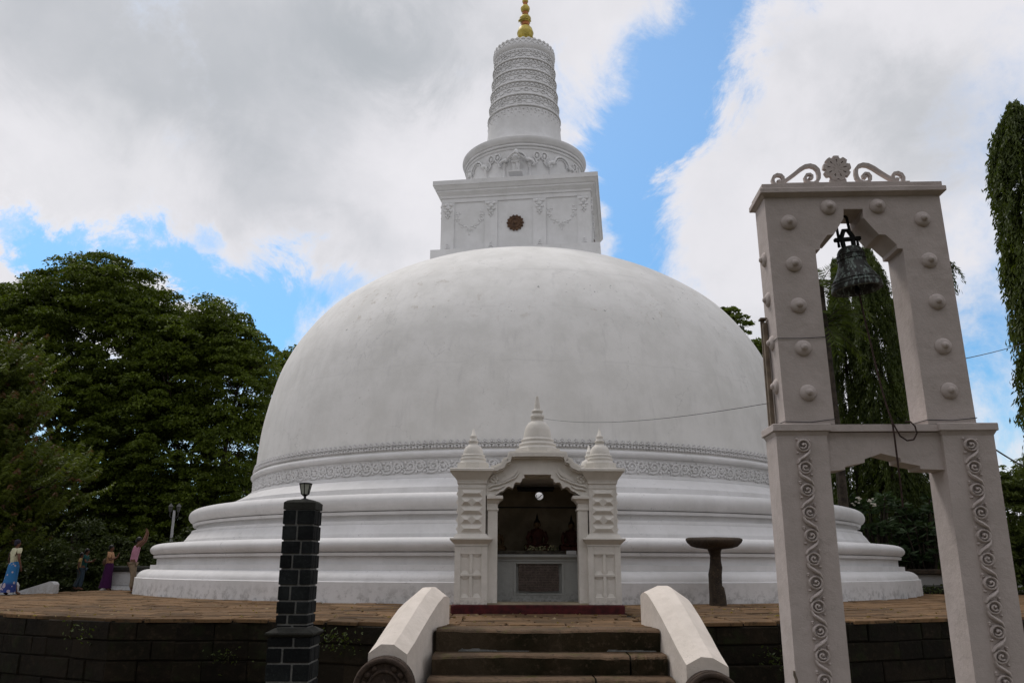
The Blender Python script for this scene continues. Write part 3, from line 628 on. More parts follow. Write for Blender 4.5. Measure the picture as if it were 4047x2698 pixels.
wall_run(EDGE_L, -1); wall_run(EDGE_R, 1)

# ---- staircase
stair = empty('stone_staircase', (0.53, 12.4, -1.3))
tag(stair, 'worn brown stone steps between two whitewashed balustrades leading up to the shrine', 'staircase')
def rough_step(y0, y1, z0, z1, x0, x1, joint=None):
    m = MB(); n = 26
    spans = [(x0, x1)] if joint is None else [(x0, joint - 0.012), (joint + 0.012, x1)]
    for a, b in spans:
        xs = [a + (b - a) * i / n for i in range(n + 1)]
        rows = []
        for i, x in enumerate(xs):
            w1 = 0.022 * math.sin(x * 3.1 + y0 * 5) + random.uniform(-0.014, 0.014); w2 = 0.01 * math.sin(x * 2.3 + z1 * 9) + random.uniform(-0.006, 0.006)
            ed = 0.012 if (0 < i < n) else 0.0
            rows.append([(x, y0 + 0.05, z0), (x, y0 + w1 - 0.01, z1 - 0.045 + w2), (x, y0 + w1 + 0.012, z1 - 0.018 + w2), (x, y0 + w1 + 0.06, z1 + w2 - ed * 0), (x, y1, z1)])
        vs = [p for r_ in rows for p in r_]; k = 5
        fs = [(i * k + j, (i + 1) * k + j, (i + 1) * k + j + 1, i * k + j + 1) for i in range(n) for j in range(k - 1)]
        fs += [tuple(range(k - 1, -1, -1)) , tuple(n * k + j for j in range(k))]
        vs += [(a, y1, z0), (b, y1, z0)]; nv = len(vs)
        fs[-2] = tuple([nv - 2] + list(range(k - 1, -1, -1))); fs[-1] = tuple([n * k + j for j in range(k)] + [nv - 1])
        m.add(vs, fs, True)
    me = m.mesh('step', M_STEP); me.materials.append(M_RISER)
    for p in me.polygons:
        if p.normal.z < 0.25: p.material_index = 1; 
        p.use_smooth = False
    return me
steps = [(12.36, 13.0, -0.30, 0.0, None), (11.93, 12.40, -0.56, -0.302, 1.62), (11.50, 11.97, -0.81, -0.56, 1.1), (11.05, 11.54, -1.06, -0.81, 0.2), (10.6, 11.1, -1.3, -1.06, 1.0)]
for i, (a, b, z0, z1, jn) in enumerate(steps):
    xl, xr = -1.06 - 0.015 * i, 2.10 + 0.02 * i
    me = rough_step(a - 12.4, b - 12.4, z0 - (0.03 if i else 0.02) + 1.3, z1 + 1.3, xl - 0.53, xr - 0.53, None if jn is None else jn - 0.53)
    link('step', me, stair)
# grey patches of old cement against the risers
cement = []
for a, b, y, z, s_ in ((-0.75, 0.25, 12.352, -0.30, 1), (1.35, 2.05, 12.352, -0.30, 1)):
    pts = [(a, z)]; n = 12
    for i in range(n + 1): pts.append((a + (b - a) * i / n, z + 0.006 + random.uniform(0.055, 0.105) * max(0.0, sin(pi * i / n)) ** 0.3))
    pts.append((b, z)); pts.reverse()
    cement.append(([(x - 0.53, zz + 1.3) for x, zz in pts], y - 12.4))
def balustrade(back, front, name):
    """octagonal-backed ramp; each section: outer bottom, outer top, crown outer, crown inner, inner top"""
    m = MB(); secs = back + front; k = 5; vs = []
    for y, pts in secs:
        (xo, zo), (x1, z1), (x2, z2), (xi, zi) = pts
        vs += [(xo - 0.53, y - 12.4, 0.0), (xo - 0.53, y - 12.4, zo + 1.3), (x1 - 0.53, y - 12.4, z1 + 1.3), (x2 - 0.53, y - 12.4, z2 + 1.3), (xi - 0.53, y - 12.4, zi + 1.3), (xi - 0.53, y - 12.4, 0.0)]
    k = 6; n = len(secs); fs = []
    for i in range(n - 1):
        for j in range(k - 1): fs.append((i * k + j, i * k + j + 1, (i + 1) * k + j + 1, (i + 1) * k + j))
    fs.append(tuple(range(k))); fs.append(tuple(reversed(range((n - 1) * k, n * k))))
    m.add(vs, fs)
    me = m.mesh(name, M_BAL)
    import bmesh
    bm = bmesh.new(); bm.from_mesh(me); bmesh.ops.recalc_face_normals(bm, faces=bm.faces); bm.to_mesh(me); bm.free()
    return link(name, me, stair)
def lerp_sec(y, a, b, t, dz=0.0):
    return (y, [tuple(a[i][j] + (b[i][j] - a[i][j]) * t + (dz if j == 1 else 0) for j in range(2)) for i in range(4)])
Lb = [(-1.60, 0.30), (-1.31, 0.545), (-1.17, 0.55), (-0.99, 0.415)]; Lf = [(-1.82, -0.215), (-1.665, -0.105), (-1.50, -0.108), (-1.325, -0.225)]
def ramp_secs(y0, B, F, tail):
    out = [lerp_sec(y0 + 0.22, B, F, -0.10, tail), lerp_sec(y0 + 0.1, B, F, -0.04, tail * 0.35)]
    for i in range(13):
        t = i / 12; out.append(lerp_sec(y0 + (11.2 - y0) * t, B, F, t, 0.075 * (sin(pi * min(1, t * 1.15) ** 0.6) if t < 0.87 else 0.0) + random.uniform(-0.004, 0.004)))
    return out
secL = ramp_secs(13.2, Lb, Lf, -0.10)
balustrade(secL[:3], secL[3:], 'balustrade')
Rb = [(2.03, 0.485), (2.25, 0.582), (2.40, 0.582), (2.66, 0.40)]; Rf = [(2.225, -0.345), (2.415, -0.248), (2.57, -0.262), (2.76, -0.37)]
Rb = [Rb[3], Rb[2], Rb[1], Rb[0]]; Rf = [Rf[3], Rf[2], Rf[1], Rf[0]]
secR = ramp_secs(13.25, Rb, Rf, -0.14)
balustrade(secR[:3], secR[3:], 'balustrade')
def guardstone(cx, y, ztop, r):
    m = MB()
    def outline(rr, n=18): return [(rr * cos(t), rr * sin(t)) for t in np.linspace(0, pi, n)]
    o = outline(r); poly = [(r, -0.75)] + o + [(-r, -0.75)]
    m.prism([(-x, z) for x, z in poly], 0.0, 0.16)
    ring = outline(r - 0.045); m.tube([(r - 0.04, -0.015, -0.75)] + [(x * (r - 0.04) / (r - 0.045), -0.015, z) for x, z in ring] + [(-(r - 0.04), -0.015, -0.75)], 0.04, 6)
    rr = r * 0.50; m.tube([(rr, -0.01, -0.7)] + [(x, -0.01, z + 0.02) for x, z in outline(rr, 12)] + [(-rr, -0.01, -0.7)], 0.022, 6)
    # standing figure in the niche with a tall crown, attendants and coils either side
    m.ball((0, -0.02, -0.06), (0.05, 0.045, 0.06), 8, 6); m.lathe([(0.05, -0.03), (0.045, 0.03), (0.03, 0.09), (0.0, 0.12)], 8, M=T((0, -0.02, 0)))
    m.lathe([(0.07, -0.7), (0.075, -0.5), (0.06, -0.36), (0.085, -0.2), (0.09, -0.16), (0.03, -0.11)], 10, M=T((0, -0.01, 0), (0, 0, 0), (1, 0.6, 1)))
    for s in (-1, 1):
        m.tube([(s * 0.08, -0.02, -0.17), (s * 0.13, -0.04, -0.28), (s * 0.10, -0.06, -0.20)], 0.024, 5)
        for i in range(5):
            a = R(62 - i * 24) ; m.ball((s * (r - 0.12) * cos(a), -0.01, (r - 0.12) * sin(a)), (0.045, 0.03, 0.04), 7, 5)
        m.ball((s * 0.235, -0.012, -0.16), (0.045, 0.04, 0.06), 7, 5); m.ball((s * 0.235, -0.012, -0.32), (0.055, 0.035, 0.09), 7, 5)
    return m.obj('guardstone', M_GUARD, stair, (cx - 0.53, y - 12.4, ztop - r + 1.3))
guardstone(-1.585, 11.03, -0.235, 0.385); guardstone(2.50, 11.03, -0.40, 0.37)
# ================================================================ SHRINE
shr = empty('shrine', (0.515, 16.45, 0))
tag(shr, 'small cream arched shrine with three bell shaped pinnacles at the top of the steps', 'shrine')
m = MB(); m.cbox(-1.665, 1.64, -0.05, 3.05, -0.03, 0.16, 0.02); m.obj('red_plinth', M_RED, shr)
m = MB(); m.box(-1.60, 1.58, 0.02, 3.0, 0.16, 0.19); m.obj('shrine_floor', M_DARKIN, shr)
DEP = 2.66
def pillar_lower(cx, cy):
    m = MB(); h = 0.315; y0, y1 = cy, cy + 0.66
    m.box(cx - h + 0.0, cx + h, y0 + 0.03, y1, 0.16, 1.24)
    # raised grid on the front leaves four sunk panels
    def strip(x0, x1, z0, z1): m.cbox(cx + x0, cx + x1, y0, y0 + 0.035, z0, z1, 0.006)
    strip(-h, -0.20, 0.16, 1.24); strip(0.20, h, 0.16, 1.24); strip(-0.20, 0.20, 0.16, 0.30); strip(-0.20, 0.20, 0.675, 0.725); strip(-0.20, 0.20, 1.085, 1.24); strip(-0.03, 0.03, 0.30, 0.675); strip(-0.03, 0.03, 0.725, 1.085)
    for sx in (-1, 1):
        for z0, z1 in ((0.30, 0.675), (0.725, 1.085)):
            a, b = sorted((cx + sx * 0.045, cx + sx * 0.185))
            m.frustum((a, b, y0 + 0.012, y0 + 0.032), (a + 0.03, b - 0.03, y0 + 0.028, y0 + 0.032), z0, z0 + 0.06)
            m.add([(a, y0 + 0.030, z1 - 0.002), (b, y0 + 0.030, z1 - 0.002), (b, y0 + 0.004, z1 - 0.002), (a, y0 + 0.004, z1 - 0.002), (a + 0.035, y0 + 0.029, z1 - 0.06), (b - 0.035, y0 + 0.029, z1 - 0.06)], [(0, 1, 2, 3), (3, 2, 5, 4), (0, 3, 4), (2, 1, 5)])
    m.obj('pillar_base', M_SHR, shr)
    m = MB(); m.box(cx - 0.325, cx + 0.325, y0 - 0.01, y1 + 0.01, 1.243, 1.275)
    m.frustum((cx - 0.325, cx + 0.325, y0 - 0.01, y1 + 0.01), (cx - 0.405, cx + 0.405, y0 - 0.09, y1 + 0.09), 1.275, 1.355)
    m.cbox(cx - 0.412, cx + 0.412, y0 - 0.10, y1 + 0.10, 1.357, 1.392, 0.006)
    m.frustum((cx - 0.35, cx + 0.35, y0 - 0.04, y1 + 0.04), (cx - 0.295, cx + 0.295, y0 + 0.0, y1), 1.392, 1.47); m.obj('pillar_ledge', M_SHR, shr)
def pillar_upper(cx, cy):
    y0, y1 = cy + 0.02, cy + 0.63; w = 0.272
    m = MB(); m.box(cx - w, cx + w, y0, y1, 1.47, 2.345)
    m.box(cx - w - 0.008, cx + w + 0.008, y0 - 0.01, y1 + 0.01, 2.345, 2.37); m.box(cx - w, cx + w, y0, y1, 2.37, 2.44)
    m.box(cx - w - 0.02, cx + w + 0.02, y0 - 0.02, y1 + 0.02, 2.44, 2.475)
    st = [(0.295, 2.475), (0.305, 2.51), (0.345, 2.565), (0.385, 2.62), (0.415, 2.66)]
    for (a, za), (b, zb) in zip(st[:-1], st[1:]): m.frustum((cx - a, cx + a, y0 - a + w, y1 + a - w), (cx - b, cx + b, y0 - b + w, y1 + b - w), za, zb)
    m.obj('pillar_shaft', M_SHR, shr)
    m = MB(); m.cbox(cx - 0.435, cx + 0.435, y0 - 0.16, y1 + 0.16, 2.661, 2.728, 0.012); m.obj('pillar_cap', M_SHR, shr)
    if True:
        rows = [(2.248, 0.072, 1), (2.083, 0.078, 2), (1.912, 0.078, 1), (1.74, 0.080, 2), (1.57, 0.075, 1)]
        def pyr(cxx, zz, hx, hz, pr, side):
            mb = MB()
            if side == 0: vs = [(cxx - hx, y0 + 0.004, zz - hz), (cxx + hx, y0 + 0.004, zz - hz), (cxx + hx, y0 + 0.004, zz + hz), (cxx - hx, y0 + 0.004, zz + hz)]; a = max(hx - hz, 0.0); r_ = [(cxx - a, y0 - pr, zz), (cxx + a, y0 - pr, zz)]
            else:
                X = cx + side * (w - 0.004); Y = (y0 + y1) / 2 + cxx
                vs = [(X, Y - hx, zz - hz), (X, Y + hx, zz - hz), (X, Y + hx, zz + hz), (X, Y - hx, zz + hz)]; a = max(hx - hz, 0.0); r_ = [(X + side * pr, Y - a, zz), (X + side * pr, Y + a, zz)]
            mb.add(vs + r_, [(0, 1, 5, 4), (1, 2, 5), (2, 3, 4, 5), (3, 0, 4), (3, 2, 1, 0)])
            mb.obj('diamond_boss', M_SHR, shr)
        for zz, hz, n in rows:
            for side in (0, -1 if cx < 0 else 1):
                c0 = cx if side == 0 else 0.0
                if n == 1: pyr(c0, zz, 0.215, hz, 0.05, side)
                else:
                    pyr(c0 - 0.11, zz, 0.104, hz, 0.055, side); pyr(c0 + 0.11, zz, 0.104, hz, 0.055, side)
def pinnacle_small(cx, cy, s=1.0, z=2.728, nm='corner_pinnacle'):
    m = MB()
    oc = lambda r: [(r * cos(R(22.5 + 45 * k)), r * sin(R(22.5 + 45 * k))) for k in range(8)]
    m.slab(oc(0.335), 0.0, 0.135)
    a = [(0.30, 0.135), (0.272, 0.14), (0.27, 0.16), (0.255, 0.175), (0.25, 0.20), (0.262, 0.215), (0.262, 0.235), (0.235, 0.25), (0.232, 0.27), (0.243, 0.285), (0.240, 0.30), (0.205, 0.315)]
    m.lathe(a, 28, cap=False)
    m.lathe([(0.205, 0.315), (0.20, 0.36), (0.185, 0.42), (0.155, 0.475), (0.105, 0.51), (0.088, 0.525)], 28, cap=False)
    m.lathe([(0.088, 0.525), (0.088, 0.565), (0.102, 0.575), (0.102, 0.60), (0.078, 0.61), (0.070, 0.66), (0.075, 0.685), (0.070, 0.70), (0.050, 0.705), (0.015, 0.845), (0.0, 0.855)], 22, cap=False)
    m.obj(nm, M_SHR, shr, (cx, cy, z)).scale = (s, s, s)
for cx in (-1.295, 1.275):
    for cy in (0.0, DEP - 0.3):
        pillar_lower(cx, cy); pillar_upper(cx, cy); pinnacle_small(cx, cy + 0.335)
# central pinnacle
m = MB(); oc = lambda r: [(r * cos(R(22.5 + 45 * k)), r * sin(R(22.5 + 45 * k))) for k in range(8)]
m.slab(oc(0.485), 0.0, 0.125)
m.lathe([(0.43, 0.125), (0.395, 0.13), (0.39, 0.16), (0.372, 0.175), (0.372, 0.195), (0.385, 0.205), (0.382, 0.235), (0.335, 0.25), (0.325, 0.285), (0.338, 0.30), (0.335, 0.325), (0.30, 0.34), (0.295, 0.365)], 36, cap=False)
m.lathe([(0.29, 0.365), (0.282, 0.42), (0.265, 0.52), (0.235, 0.61), (0.18, 0.68), (0.13, 0.705)], 36, cap=False)
m.lathe([(0.13, 0.705), (0.128, 0.76), (0.14, 0.775), (0.145, 0.82), (0.135, 0.84), (0.10, 0.85), (0.098, 0.89), (0.118, 0.905), (0.118, 0.93), (0.105, 0.945), (0.072, 0.95), (0.065, 0.985), (0.05, 1.10), (0.025, 1.22), (0.03, 1.235), (0.0, 1.26)], 26, cap=False)
m.obj('central_pinnacle', M_SHR, shr, (0.015, 0.50, 3.045))
# jambs with imposts
for s in (-1, 1):
    m = MB(); a, b = sorted((s * 0.98, s * 0.792)); m.box(a, b, 0.09, 0.45, 0.16, 1.93)
    a2, b2 = sorted((s * 1.0, s * 0.77)); m.box(a2, b2, 0.07, 0.47, 1.93, 1.965); a3, b3 = sorted((s * 1.0, s * 0.79)); m.box(a3, b3, 0.085, 0.455, 1.965, 2.05)
    st = [(0.79, 2.05), (0.765, 2.08), (0.745, 2.11), (0.70, 2.14)]
    for (p, za), (q, zb) in zip(st[:-1], st[1:]):
        lo = (min(s * 1.0, s * p), max(s * 1.0, s * p), 0.09 - (0.79 - p), 0.45); hi = (min(s * 1.0, s * q), max(s * 1.0, s * q), 0.09 - (0.79 - q), 0.45); m.frustum(lo, hi, za, zb)
    a4, b4 = sorted((s * 1.0, s * 0.685)); m.cbox(a4, b4, -0.01, 0.46, 2.141, 2.205, 0.006)
    m.obj('jamb', M_SHR, shr)
# arch panel between the pillars
def lobes(pts):
    """pts with bulges: (x,z,b) b>0 means the segment to the next point bows outward"""
    out = []
    for i in range(len(pts) - 1):
        x0, z0, b = pts[i]; x1, z1, _ = pts[i + 1]; n = 6 if b else 1
        for k in range(n):
            t = k / n; dx, dz = x1 - x0, z1 - z0; o = b * 4 * t * (1 - t)
            out.append((x0 + dx * t - dz * o, z0 + dz * t + dx * o))
    out.append(pts[-1][:2]); return out
AR = lobes([(-0.835, 2.207, 0), (-0.83, 2.235, 0), (-0.735, 2.30, -0.1), (-0.655, 2.345, 0.28), (-0.50, 2.365, 0), (-0.49, 2.40, 0.30), (-0.36, 2.475, 0), (-0.335, 2.495, 0.25), (-0.275, 2.56, 0), (-0.275, 2.635, 0), (0.0, 2.637, 0)])
ARCH = AR + [(-x, z) for x, z in reversed(AR[:-1])]
RF = lobes([(-0.90, 2.735, 0), (-0.80, 2.745, 0), (-0.755, 2.775, -0.2), (-0.66, 2.865, 0.12), (-0.57, 2.905, 0), (-0.555, 2.965, 0.35), (-0.48, 3.015, 0), (-0.45, 3.025, 0), (0.0, 3.032, 0)])
ROOF = RF + [(-x, z) for x, z in reversed(RF[:-1])]
def face_between(lower, upper, y0, y1):
    """panel filled between two polylines that share their x range, thick in y"""
    xs = sorted(set([p[0] for p in lower] + [p[0] for p in upper]))
    poly = list(lower) + list(reversed(upper)); return poly
poly = [(-1.02, 2.207)] + ARCH + [(1.02, 2.207), (1.02, 2.72)] + [(x, z - 0.075) for x, z in reversed(ROOF)] + [(-1.02, 2.72)]
import bmesh
def poly_prism(name, outer, y0, y1, mat, parent, M=None):
    """concave polygon in xz, triangulated, extruded"""
    bm = bmesh.new(); vs = [bm.verts.new((x, y0, z)) for x, z in outer]; f = bm.faces.new(vs)
    r = bmesh.ops.extrude_face_region(bm, geom=[f]); nv = [g for g in r['geom'] if isinstance(g, bmesh.types.BMVert)]
    bmesh.ops.translate(bm, verts=nv, vec=(0, y1 - y0, 0)); bmesh.ops.triangulate(bm, faces=[q for q in bm.faces if len(q.verts) > 4]); bmesh.ops.recalc_face_normals(bm, faces=bm.faces)
    me = bpy.data.meshes.new(name); bm.to_mesh(me); bm.free(); me.materials.append(mat); return link(name, me, parent)
def dedupe(p):
    o = [p[0]]
    for q in p[1:]:
        if abs(q[0] - o[-1][0]) + abs(q[1] - o[-1][1]) > 1e-5: o.append(q)
    return o
poly_prism('arch_panel', dedupe(poly), 0.06, 0.66, M_SHR, shr)
rim = MB(); rim.band(ARCH[1:-1], 0.035, 0.035, 0.075); rim.obj('arch_moulding', M_SHR, shr)
rf = MB(); rf.band([(x, z - 0.03) for x, z in ROOF], 0.075, -0.10, 0.55); rf.band([(x * 1.03, z + 0.030) for x, z in ROOF], 0.045, -0.02, DEP + 0.35); rf.band([(x * 0.985, z - 0.085) for x, z in ROOF], 0.03, -0.045, 0.3); rf.obj('roof_moulding', M_SHR, shr)
poly2 = [(-1.02, 2.60), (1.02, 2.60), (1.02, 2.72)] + [(x, z - 0.02) for x, z in reversed(ROOF)] + [(-1.02, 2.72)]
poly_prism('roof', dedupe(poly2), 0.56, DEP + 0.30, M_SHR, shr)
# spandrel carving: flower, curled leaf and tail, both sides mirrored
for s in (-1, 1):
    m = MB(); cx, cz = s * 0.865, 2.525
    for k in range(7):
        a = 2 * pi * k / 7; m.ball((cx + 0.062 * cos(a), 0.05, cz + 0.062 * sin(a)), (0.036, 0.022, 0.036), 7, 4)
    m.ball((cx, 0.045, cz), (0.035, 0.03, 0.035), 8, 4); m.obj('carved_flower', M_SHR, shr)
    m = MB(); leaf = [(-0.395, 2.81), (-0.40, 2.72), (-0.46, 2.63), (-0.56, 2.565), (-0.66, 2.52), (-0.73, 2.49), (-0.715, 2.56), (-0.69, 2.61), (-0.64, 2.60), (-0.63, 2.66), (-0.58, 2.65), (-0.55, 2.70), (-0.50, 2.69), (-0.45, 2.75)]
    leaf = [(x if s < 0 else -x, z) for x, z in leaf]; lf = leaf if s < 0 else list(reversed(leaf))
    poly_prism('carved_leaf', [(x, z - 0.03) for x, z in lf], 0.03, 0.062, M_SHR, shr)
    m.tube([(s * 0.37, 0.05, 2.66), (s * 0.44, 0.045, 2.56), (s * 0.58, 0.045, 2.50), (s * 0.66, 0.045, 2.46), (s * 0.78, 0.045, 2.42), (s * 0.90, 0.045, 2.40), (s * 0.97, 0.045, 2.36)], [0.016, 0.02, 0.024, 0.022, 0.022, 0.03, 0.01], 6)
    m.tube([(s * 0.66, 0.05, 2.40), (s * 0.76, 0.045, 2.345), (s * 0.87, 0.045, 2.335), (s * 0.95, 0.045, 2.30)], [0.012, 0.025, 0.03, 0.008], 6); m.obj('carved_tendril', M_SHR, shr)
# interior
m = MB(); m.box(-1.10, -1.02, 0.50, DEP, 0.19, 2.72); m.box(1.02, 1.10, 0.50, DEP, 0.19, 2.72); m.obj('side_wall', M_SHR, shr)
def ring_wall():
    """back wall with a round vent left open"""
    bm = bmesh.new(); cx, cz, r = 0.115, 2.41, 0.09; n = 24
    inner = [(cx + r * cos(2 * pi * k / n), cz + r * sin(2 * pi * k / n)) for k in range(n)]
    q = 0.20; outer = []
    for k in range(n):
        a = 2 * pi * k / n; c, s_ = cos(a), sin(a); t = q / max(abs(c), abs(s_)); outer.append((cx + c * t, cz + s_ * t))
    m = MB()
    vs = [(x, 0, z) for x, z in inner] + [(x, 0, z) for x, z in outer] + [(x, 0.14, z) for x, z in inner] + [(x, 0.14, z) for x, z in outer]
    fs = []
    for k in range(n):
        j = (k + 1) % n; fs += [(k, j, n + j, n + k), (2 * n + k, 3 * n + k, 3 * n + j, 2 * n + j), (k, 2 * n + k, 2 * n + j, j)]
    m.add(vs, fs)
    x0, x1, z0, z1 = cx - q, cx + q, cz - q, cz + q
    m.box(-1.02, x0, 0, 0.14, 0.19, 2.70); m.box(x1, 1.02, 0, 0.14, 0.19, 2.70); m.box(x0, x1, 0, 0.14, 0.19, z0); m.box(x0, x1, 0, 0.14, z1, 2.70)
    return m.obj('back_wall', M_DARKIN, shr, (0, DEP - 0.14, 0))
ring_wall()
m = MB(); m.box(-1.01, 1.01, DEP - 0.165, DEP - 0.142, 2.135, 2.16); m.obj('back_rail', M_IRON, shr)
m = MB(); m.tube([(0.03, DEP - 0.2, 2.33), (0.10, DEP - 0.2, 2.36), (0.16, DEP - 0.2, 2.42), (0.2, DEP - 0.2, 2.44)], 0.008, 5); m.tube([(0.05, DEP - 0.2, 2.43), (0.04, DEP - 0.2, 2.36), (0.08, DEP - 0.2, 2.345)], 0.008, 5); m.obj('bent_wire', M_WIRE, shr)
lf = MB(); lf.box(-0.40, 0.42, 1.95, 2.03, 2.50, 2.56); lf.tube([(-0.38, 1.99, 2.475), (0.40, 1.99, 2.475)], 0.018, 8); lf.obj('tube_light', M_IRON, shr)
# altar with inscribed slab
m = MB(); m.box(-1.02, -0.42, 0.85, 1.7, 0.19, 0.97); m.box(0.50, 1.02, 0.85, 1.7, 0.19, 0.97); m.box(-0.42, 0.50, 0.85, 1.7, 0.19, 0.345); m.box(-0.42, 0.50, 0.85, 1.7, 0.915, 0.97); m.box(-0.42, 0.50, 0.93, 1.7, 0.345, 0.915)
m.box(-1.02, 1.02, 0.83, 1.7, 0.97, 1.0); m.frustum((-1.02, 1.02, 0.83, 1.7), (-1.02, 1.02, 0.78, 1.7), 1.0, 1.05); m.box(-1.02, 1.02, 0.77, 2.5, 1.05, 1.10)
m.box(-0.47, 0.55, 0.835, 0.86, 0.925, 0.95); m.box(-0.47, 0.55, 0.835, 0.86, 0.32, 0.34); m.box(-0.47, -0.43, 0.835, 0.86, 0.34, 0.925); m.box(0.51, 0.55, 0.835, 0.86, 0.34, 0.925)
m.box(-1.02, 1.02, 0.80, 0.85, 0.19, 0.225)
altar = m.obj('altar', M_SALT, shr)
for pts_, y_ in cement: poly_prism('cement_patch', list(reversed(pts_)), y_ + 0.048, y_ + 0.09, M_MORT, stair)
mp_, q, b = new_mat('inscribed_stone'); 
tcx = q.n('ShaderNodeTexCoord').outputs['Object']; mpp = q.n('ShaderNodeMapping'); q.put(mpp.inputs[0], tcx); mpp.inputs['Scale'].default_value = (42, 1, 26)
nz = q.noise(mpp.outputs[0], 1.0, 3, 0.7)
sz = q.n('ShaderNodeSeparateXYZ'); q.put(sz.inputs[0], tcx)
rowm = q.ramp(q.m('PINGPONG', sz.outputs[2], 0.024), 0.006, 0.012)
col = q.mix(q.ramp(q.noise(tcx, 8, 6, 0.7), 0.35, 0.7), (0.075, 0.055, 0.045), (0.13, 0.10, 0.085))
col = q.mix(q.m('MULTIPLY', q.m('MULTIPLY', rowm, q.ramp(nz, 0.45, 0.55)), 0.6), col, (0.03, 0.024, 0.02))
q.put(b.inputs['Base Color'], col); b.inputs['Roughness'].default_value = 0.85
bump(q, b, q.m('SUBTRACT', 1.0, q.m('MULTIPLY', rowm, q.ramp(nz, 0.45, 0.55))), 0.8, 0.01)
m = MB(); pts = [(-0.375, 0.40), (-0.2, 0.385), (0.0, 0.378), (0.25, 0.383), (0.44, 0.39), (0.445, 0.60), (0.44, 0.905), (0.2, 0.915), (0.0, 0.908), (-0.2, 0.918), (-0.375, 0.91), (-0.372, 0.65)]
m.prism(pts, 0.865, 0.93); m.obj('inscribed_slab', mp_, shr)
# things on the altar
M_ROBE = simple('dark_red_robe', (0.065, 0.018, 0.012), 0.7, 0.25, 12); M_STAT = simple('aged_statue_paint', (0.14, 0.09, 0.045), 0.6, 0.25, 10)
def statue(x, y, s, label, robe, rz=0.0):
    e = empty('seated_statue', (0.515 + x, 16.45 + y, 1.10), rz); tag(e, label, 'statue', 'seated statues on the shrine altar')
    m = MB()
    m.lathe([(0.30, 0.0), (0.31, 0.03), (0.27, 0.06), (0.30, 0.09), (0.28, 0.10)], 20, M=T((0, 0, 0), (0, 0, 0), (1, 0.75, 1))); m.obj('lotus_seat', M_STAT, e)
    m = MB()
    for k in (-1, 1): m.tube([(k * 0.07, 0.03, 0.17), (k * 0.24, -0.05, 0.16), (k * 0.20, -0.16, 0.14), (-k * 0.05, -0.19, 0.14)], [0.085, 0.08, 0.06, 0.04], 9)
    m.lathe([(0.14, 0.13), (0.135, 0.25), (0.12, 0.33), (0.15, 0.44), (0.165, 0.50), (0.13, 0.55), (0.05, 0.575), (0.045, 0.60)], 16, M=T((0, 0.02, 0), (0, 0, 0), (1, 0.68, 1)))
    for k in (-1, 1): m.tube([(k * 0.155, 0.02, 0.50), (k * 0.21, 0.0, 0.36), (k * 0.17, -0.09, 0.24), (k * 0.03, -0.16, 0.21)], [0.052, 0.046, 0.038, 0.032], 8)
    m.obj('robed_body', robe, e)
    m = MB(); m.ball((0, 0.01, 0.665), (0.068, 0.075, 0.09), 12, 8); m.ball((0, -0.062, 0.66), (0.011, 0.016, 0.02), 6, 4)
    for k in (-1, 1): m.ball((k * 0.07, 0.015, 0.655), (0.012, 0.02, 0.04), 6, 4)
    m.obj('head', M_STAT, e)
    m = MB(); m.ball((0, 0.02, 0.70), (0.074, 0.078, 0.07), 10, 6); m.ball((0, 0.02, 0.775), (0.035, 0.035, 0.03), 8, 5); m.lathe([(0.018, 0.79), (0.026, 0.82), (0.015, 0.87), (0.0, 0.92)], 8, M=T((0, 0.02, 0))); m.obj('hair_and_flame', M_IRON, e)
    e.scale = (s, s, s)
statue(0.04, 1.86, 0.97, 'seated statue in a dark red robe at the centre of the shrine altar', M_ROBE)
statue(-0.92 + 0.06, 1.75, 0.80, 'dark seated statue at the left end of the shrine altar', M_STAT, 0.2)
statue(0.78, 1.86, 0.93, 'seated statue in a dark red robe at the right end of the shrine altar', M_ROBE, -0.15)
M_CLOTH = simple('dark_altar_cloth', (0.045, 0.04, 0.03), 0.9, 0.35, 8)
m = MB(); m.cbox(-0.515 + 0.515 - 0.80, 0.58, 0.80, 1.0, 0.0, 0.07, 0.01); t_ = m.obj('offering_shelf', M_CLOTH, None, (0.515, 16.45, 1.10)); tag(t_, 'long low dark shelf along the front edge of the shrine altar', 'shelf')
m = MB(); m.cbox(0.60, 0.80, 0.80, 0.92, 0.0, 0.075, 0.006); t_ = m.obj('offering_box', M_ALT, None, (0.515, 16.45, 1.10)); tag(t_, 'small pale box at the right end of the shrine altar shelf', 'box')
M_PETAL = simple('pale_petals', (0.24, 0.22, 0.13), 0.7, 0.3, 20); M_LEAFY = simple('garland_leaf', (0.05, 0.06, 0.02), 0.7, 0.3, 20)
for i, (x, n, sd, lb) in enumerate(((-0.12, 22, 3, 'small pile of pale offering flowers left of the central statue'), (0.05, 30, 4, 'larger heap of pale offering flowers in front of the central statue'), (0.30, 20, 5, 'small pile of pale offering flowers right of the central statue'))):
    rr = random.Random(sd); m = MB(); m2 = MB()
    for k in range(n):
        p = (rr.gauss(0, 0.055), rr.gauss(0, 0.03), abs(rr.gauss(0, 0.045)) + 0.012); (m if k % 3 else m2).ball((0, 0, 0), (0.028, 0.02, 0.012), 6, 4, M=T(p, (rr.uniform(-1, 1), rr.uniform(-1, 1), rr.uniform(0, 6))))
    e = empty('offering_flowers', (0.515 + x, 16.45 + 0.92, 1.17)); tag(e, lb, 'flowers', 'offering flowers on the shrine altar'); m.obj('blossoms', M_PETAL, e); m2.obj('leaves', M_LEAFY, e)

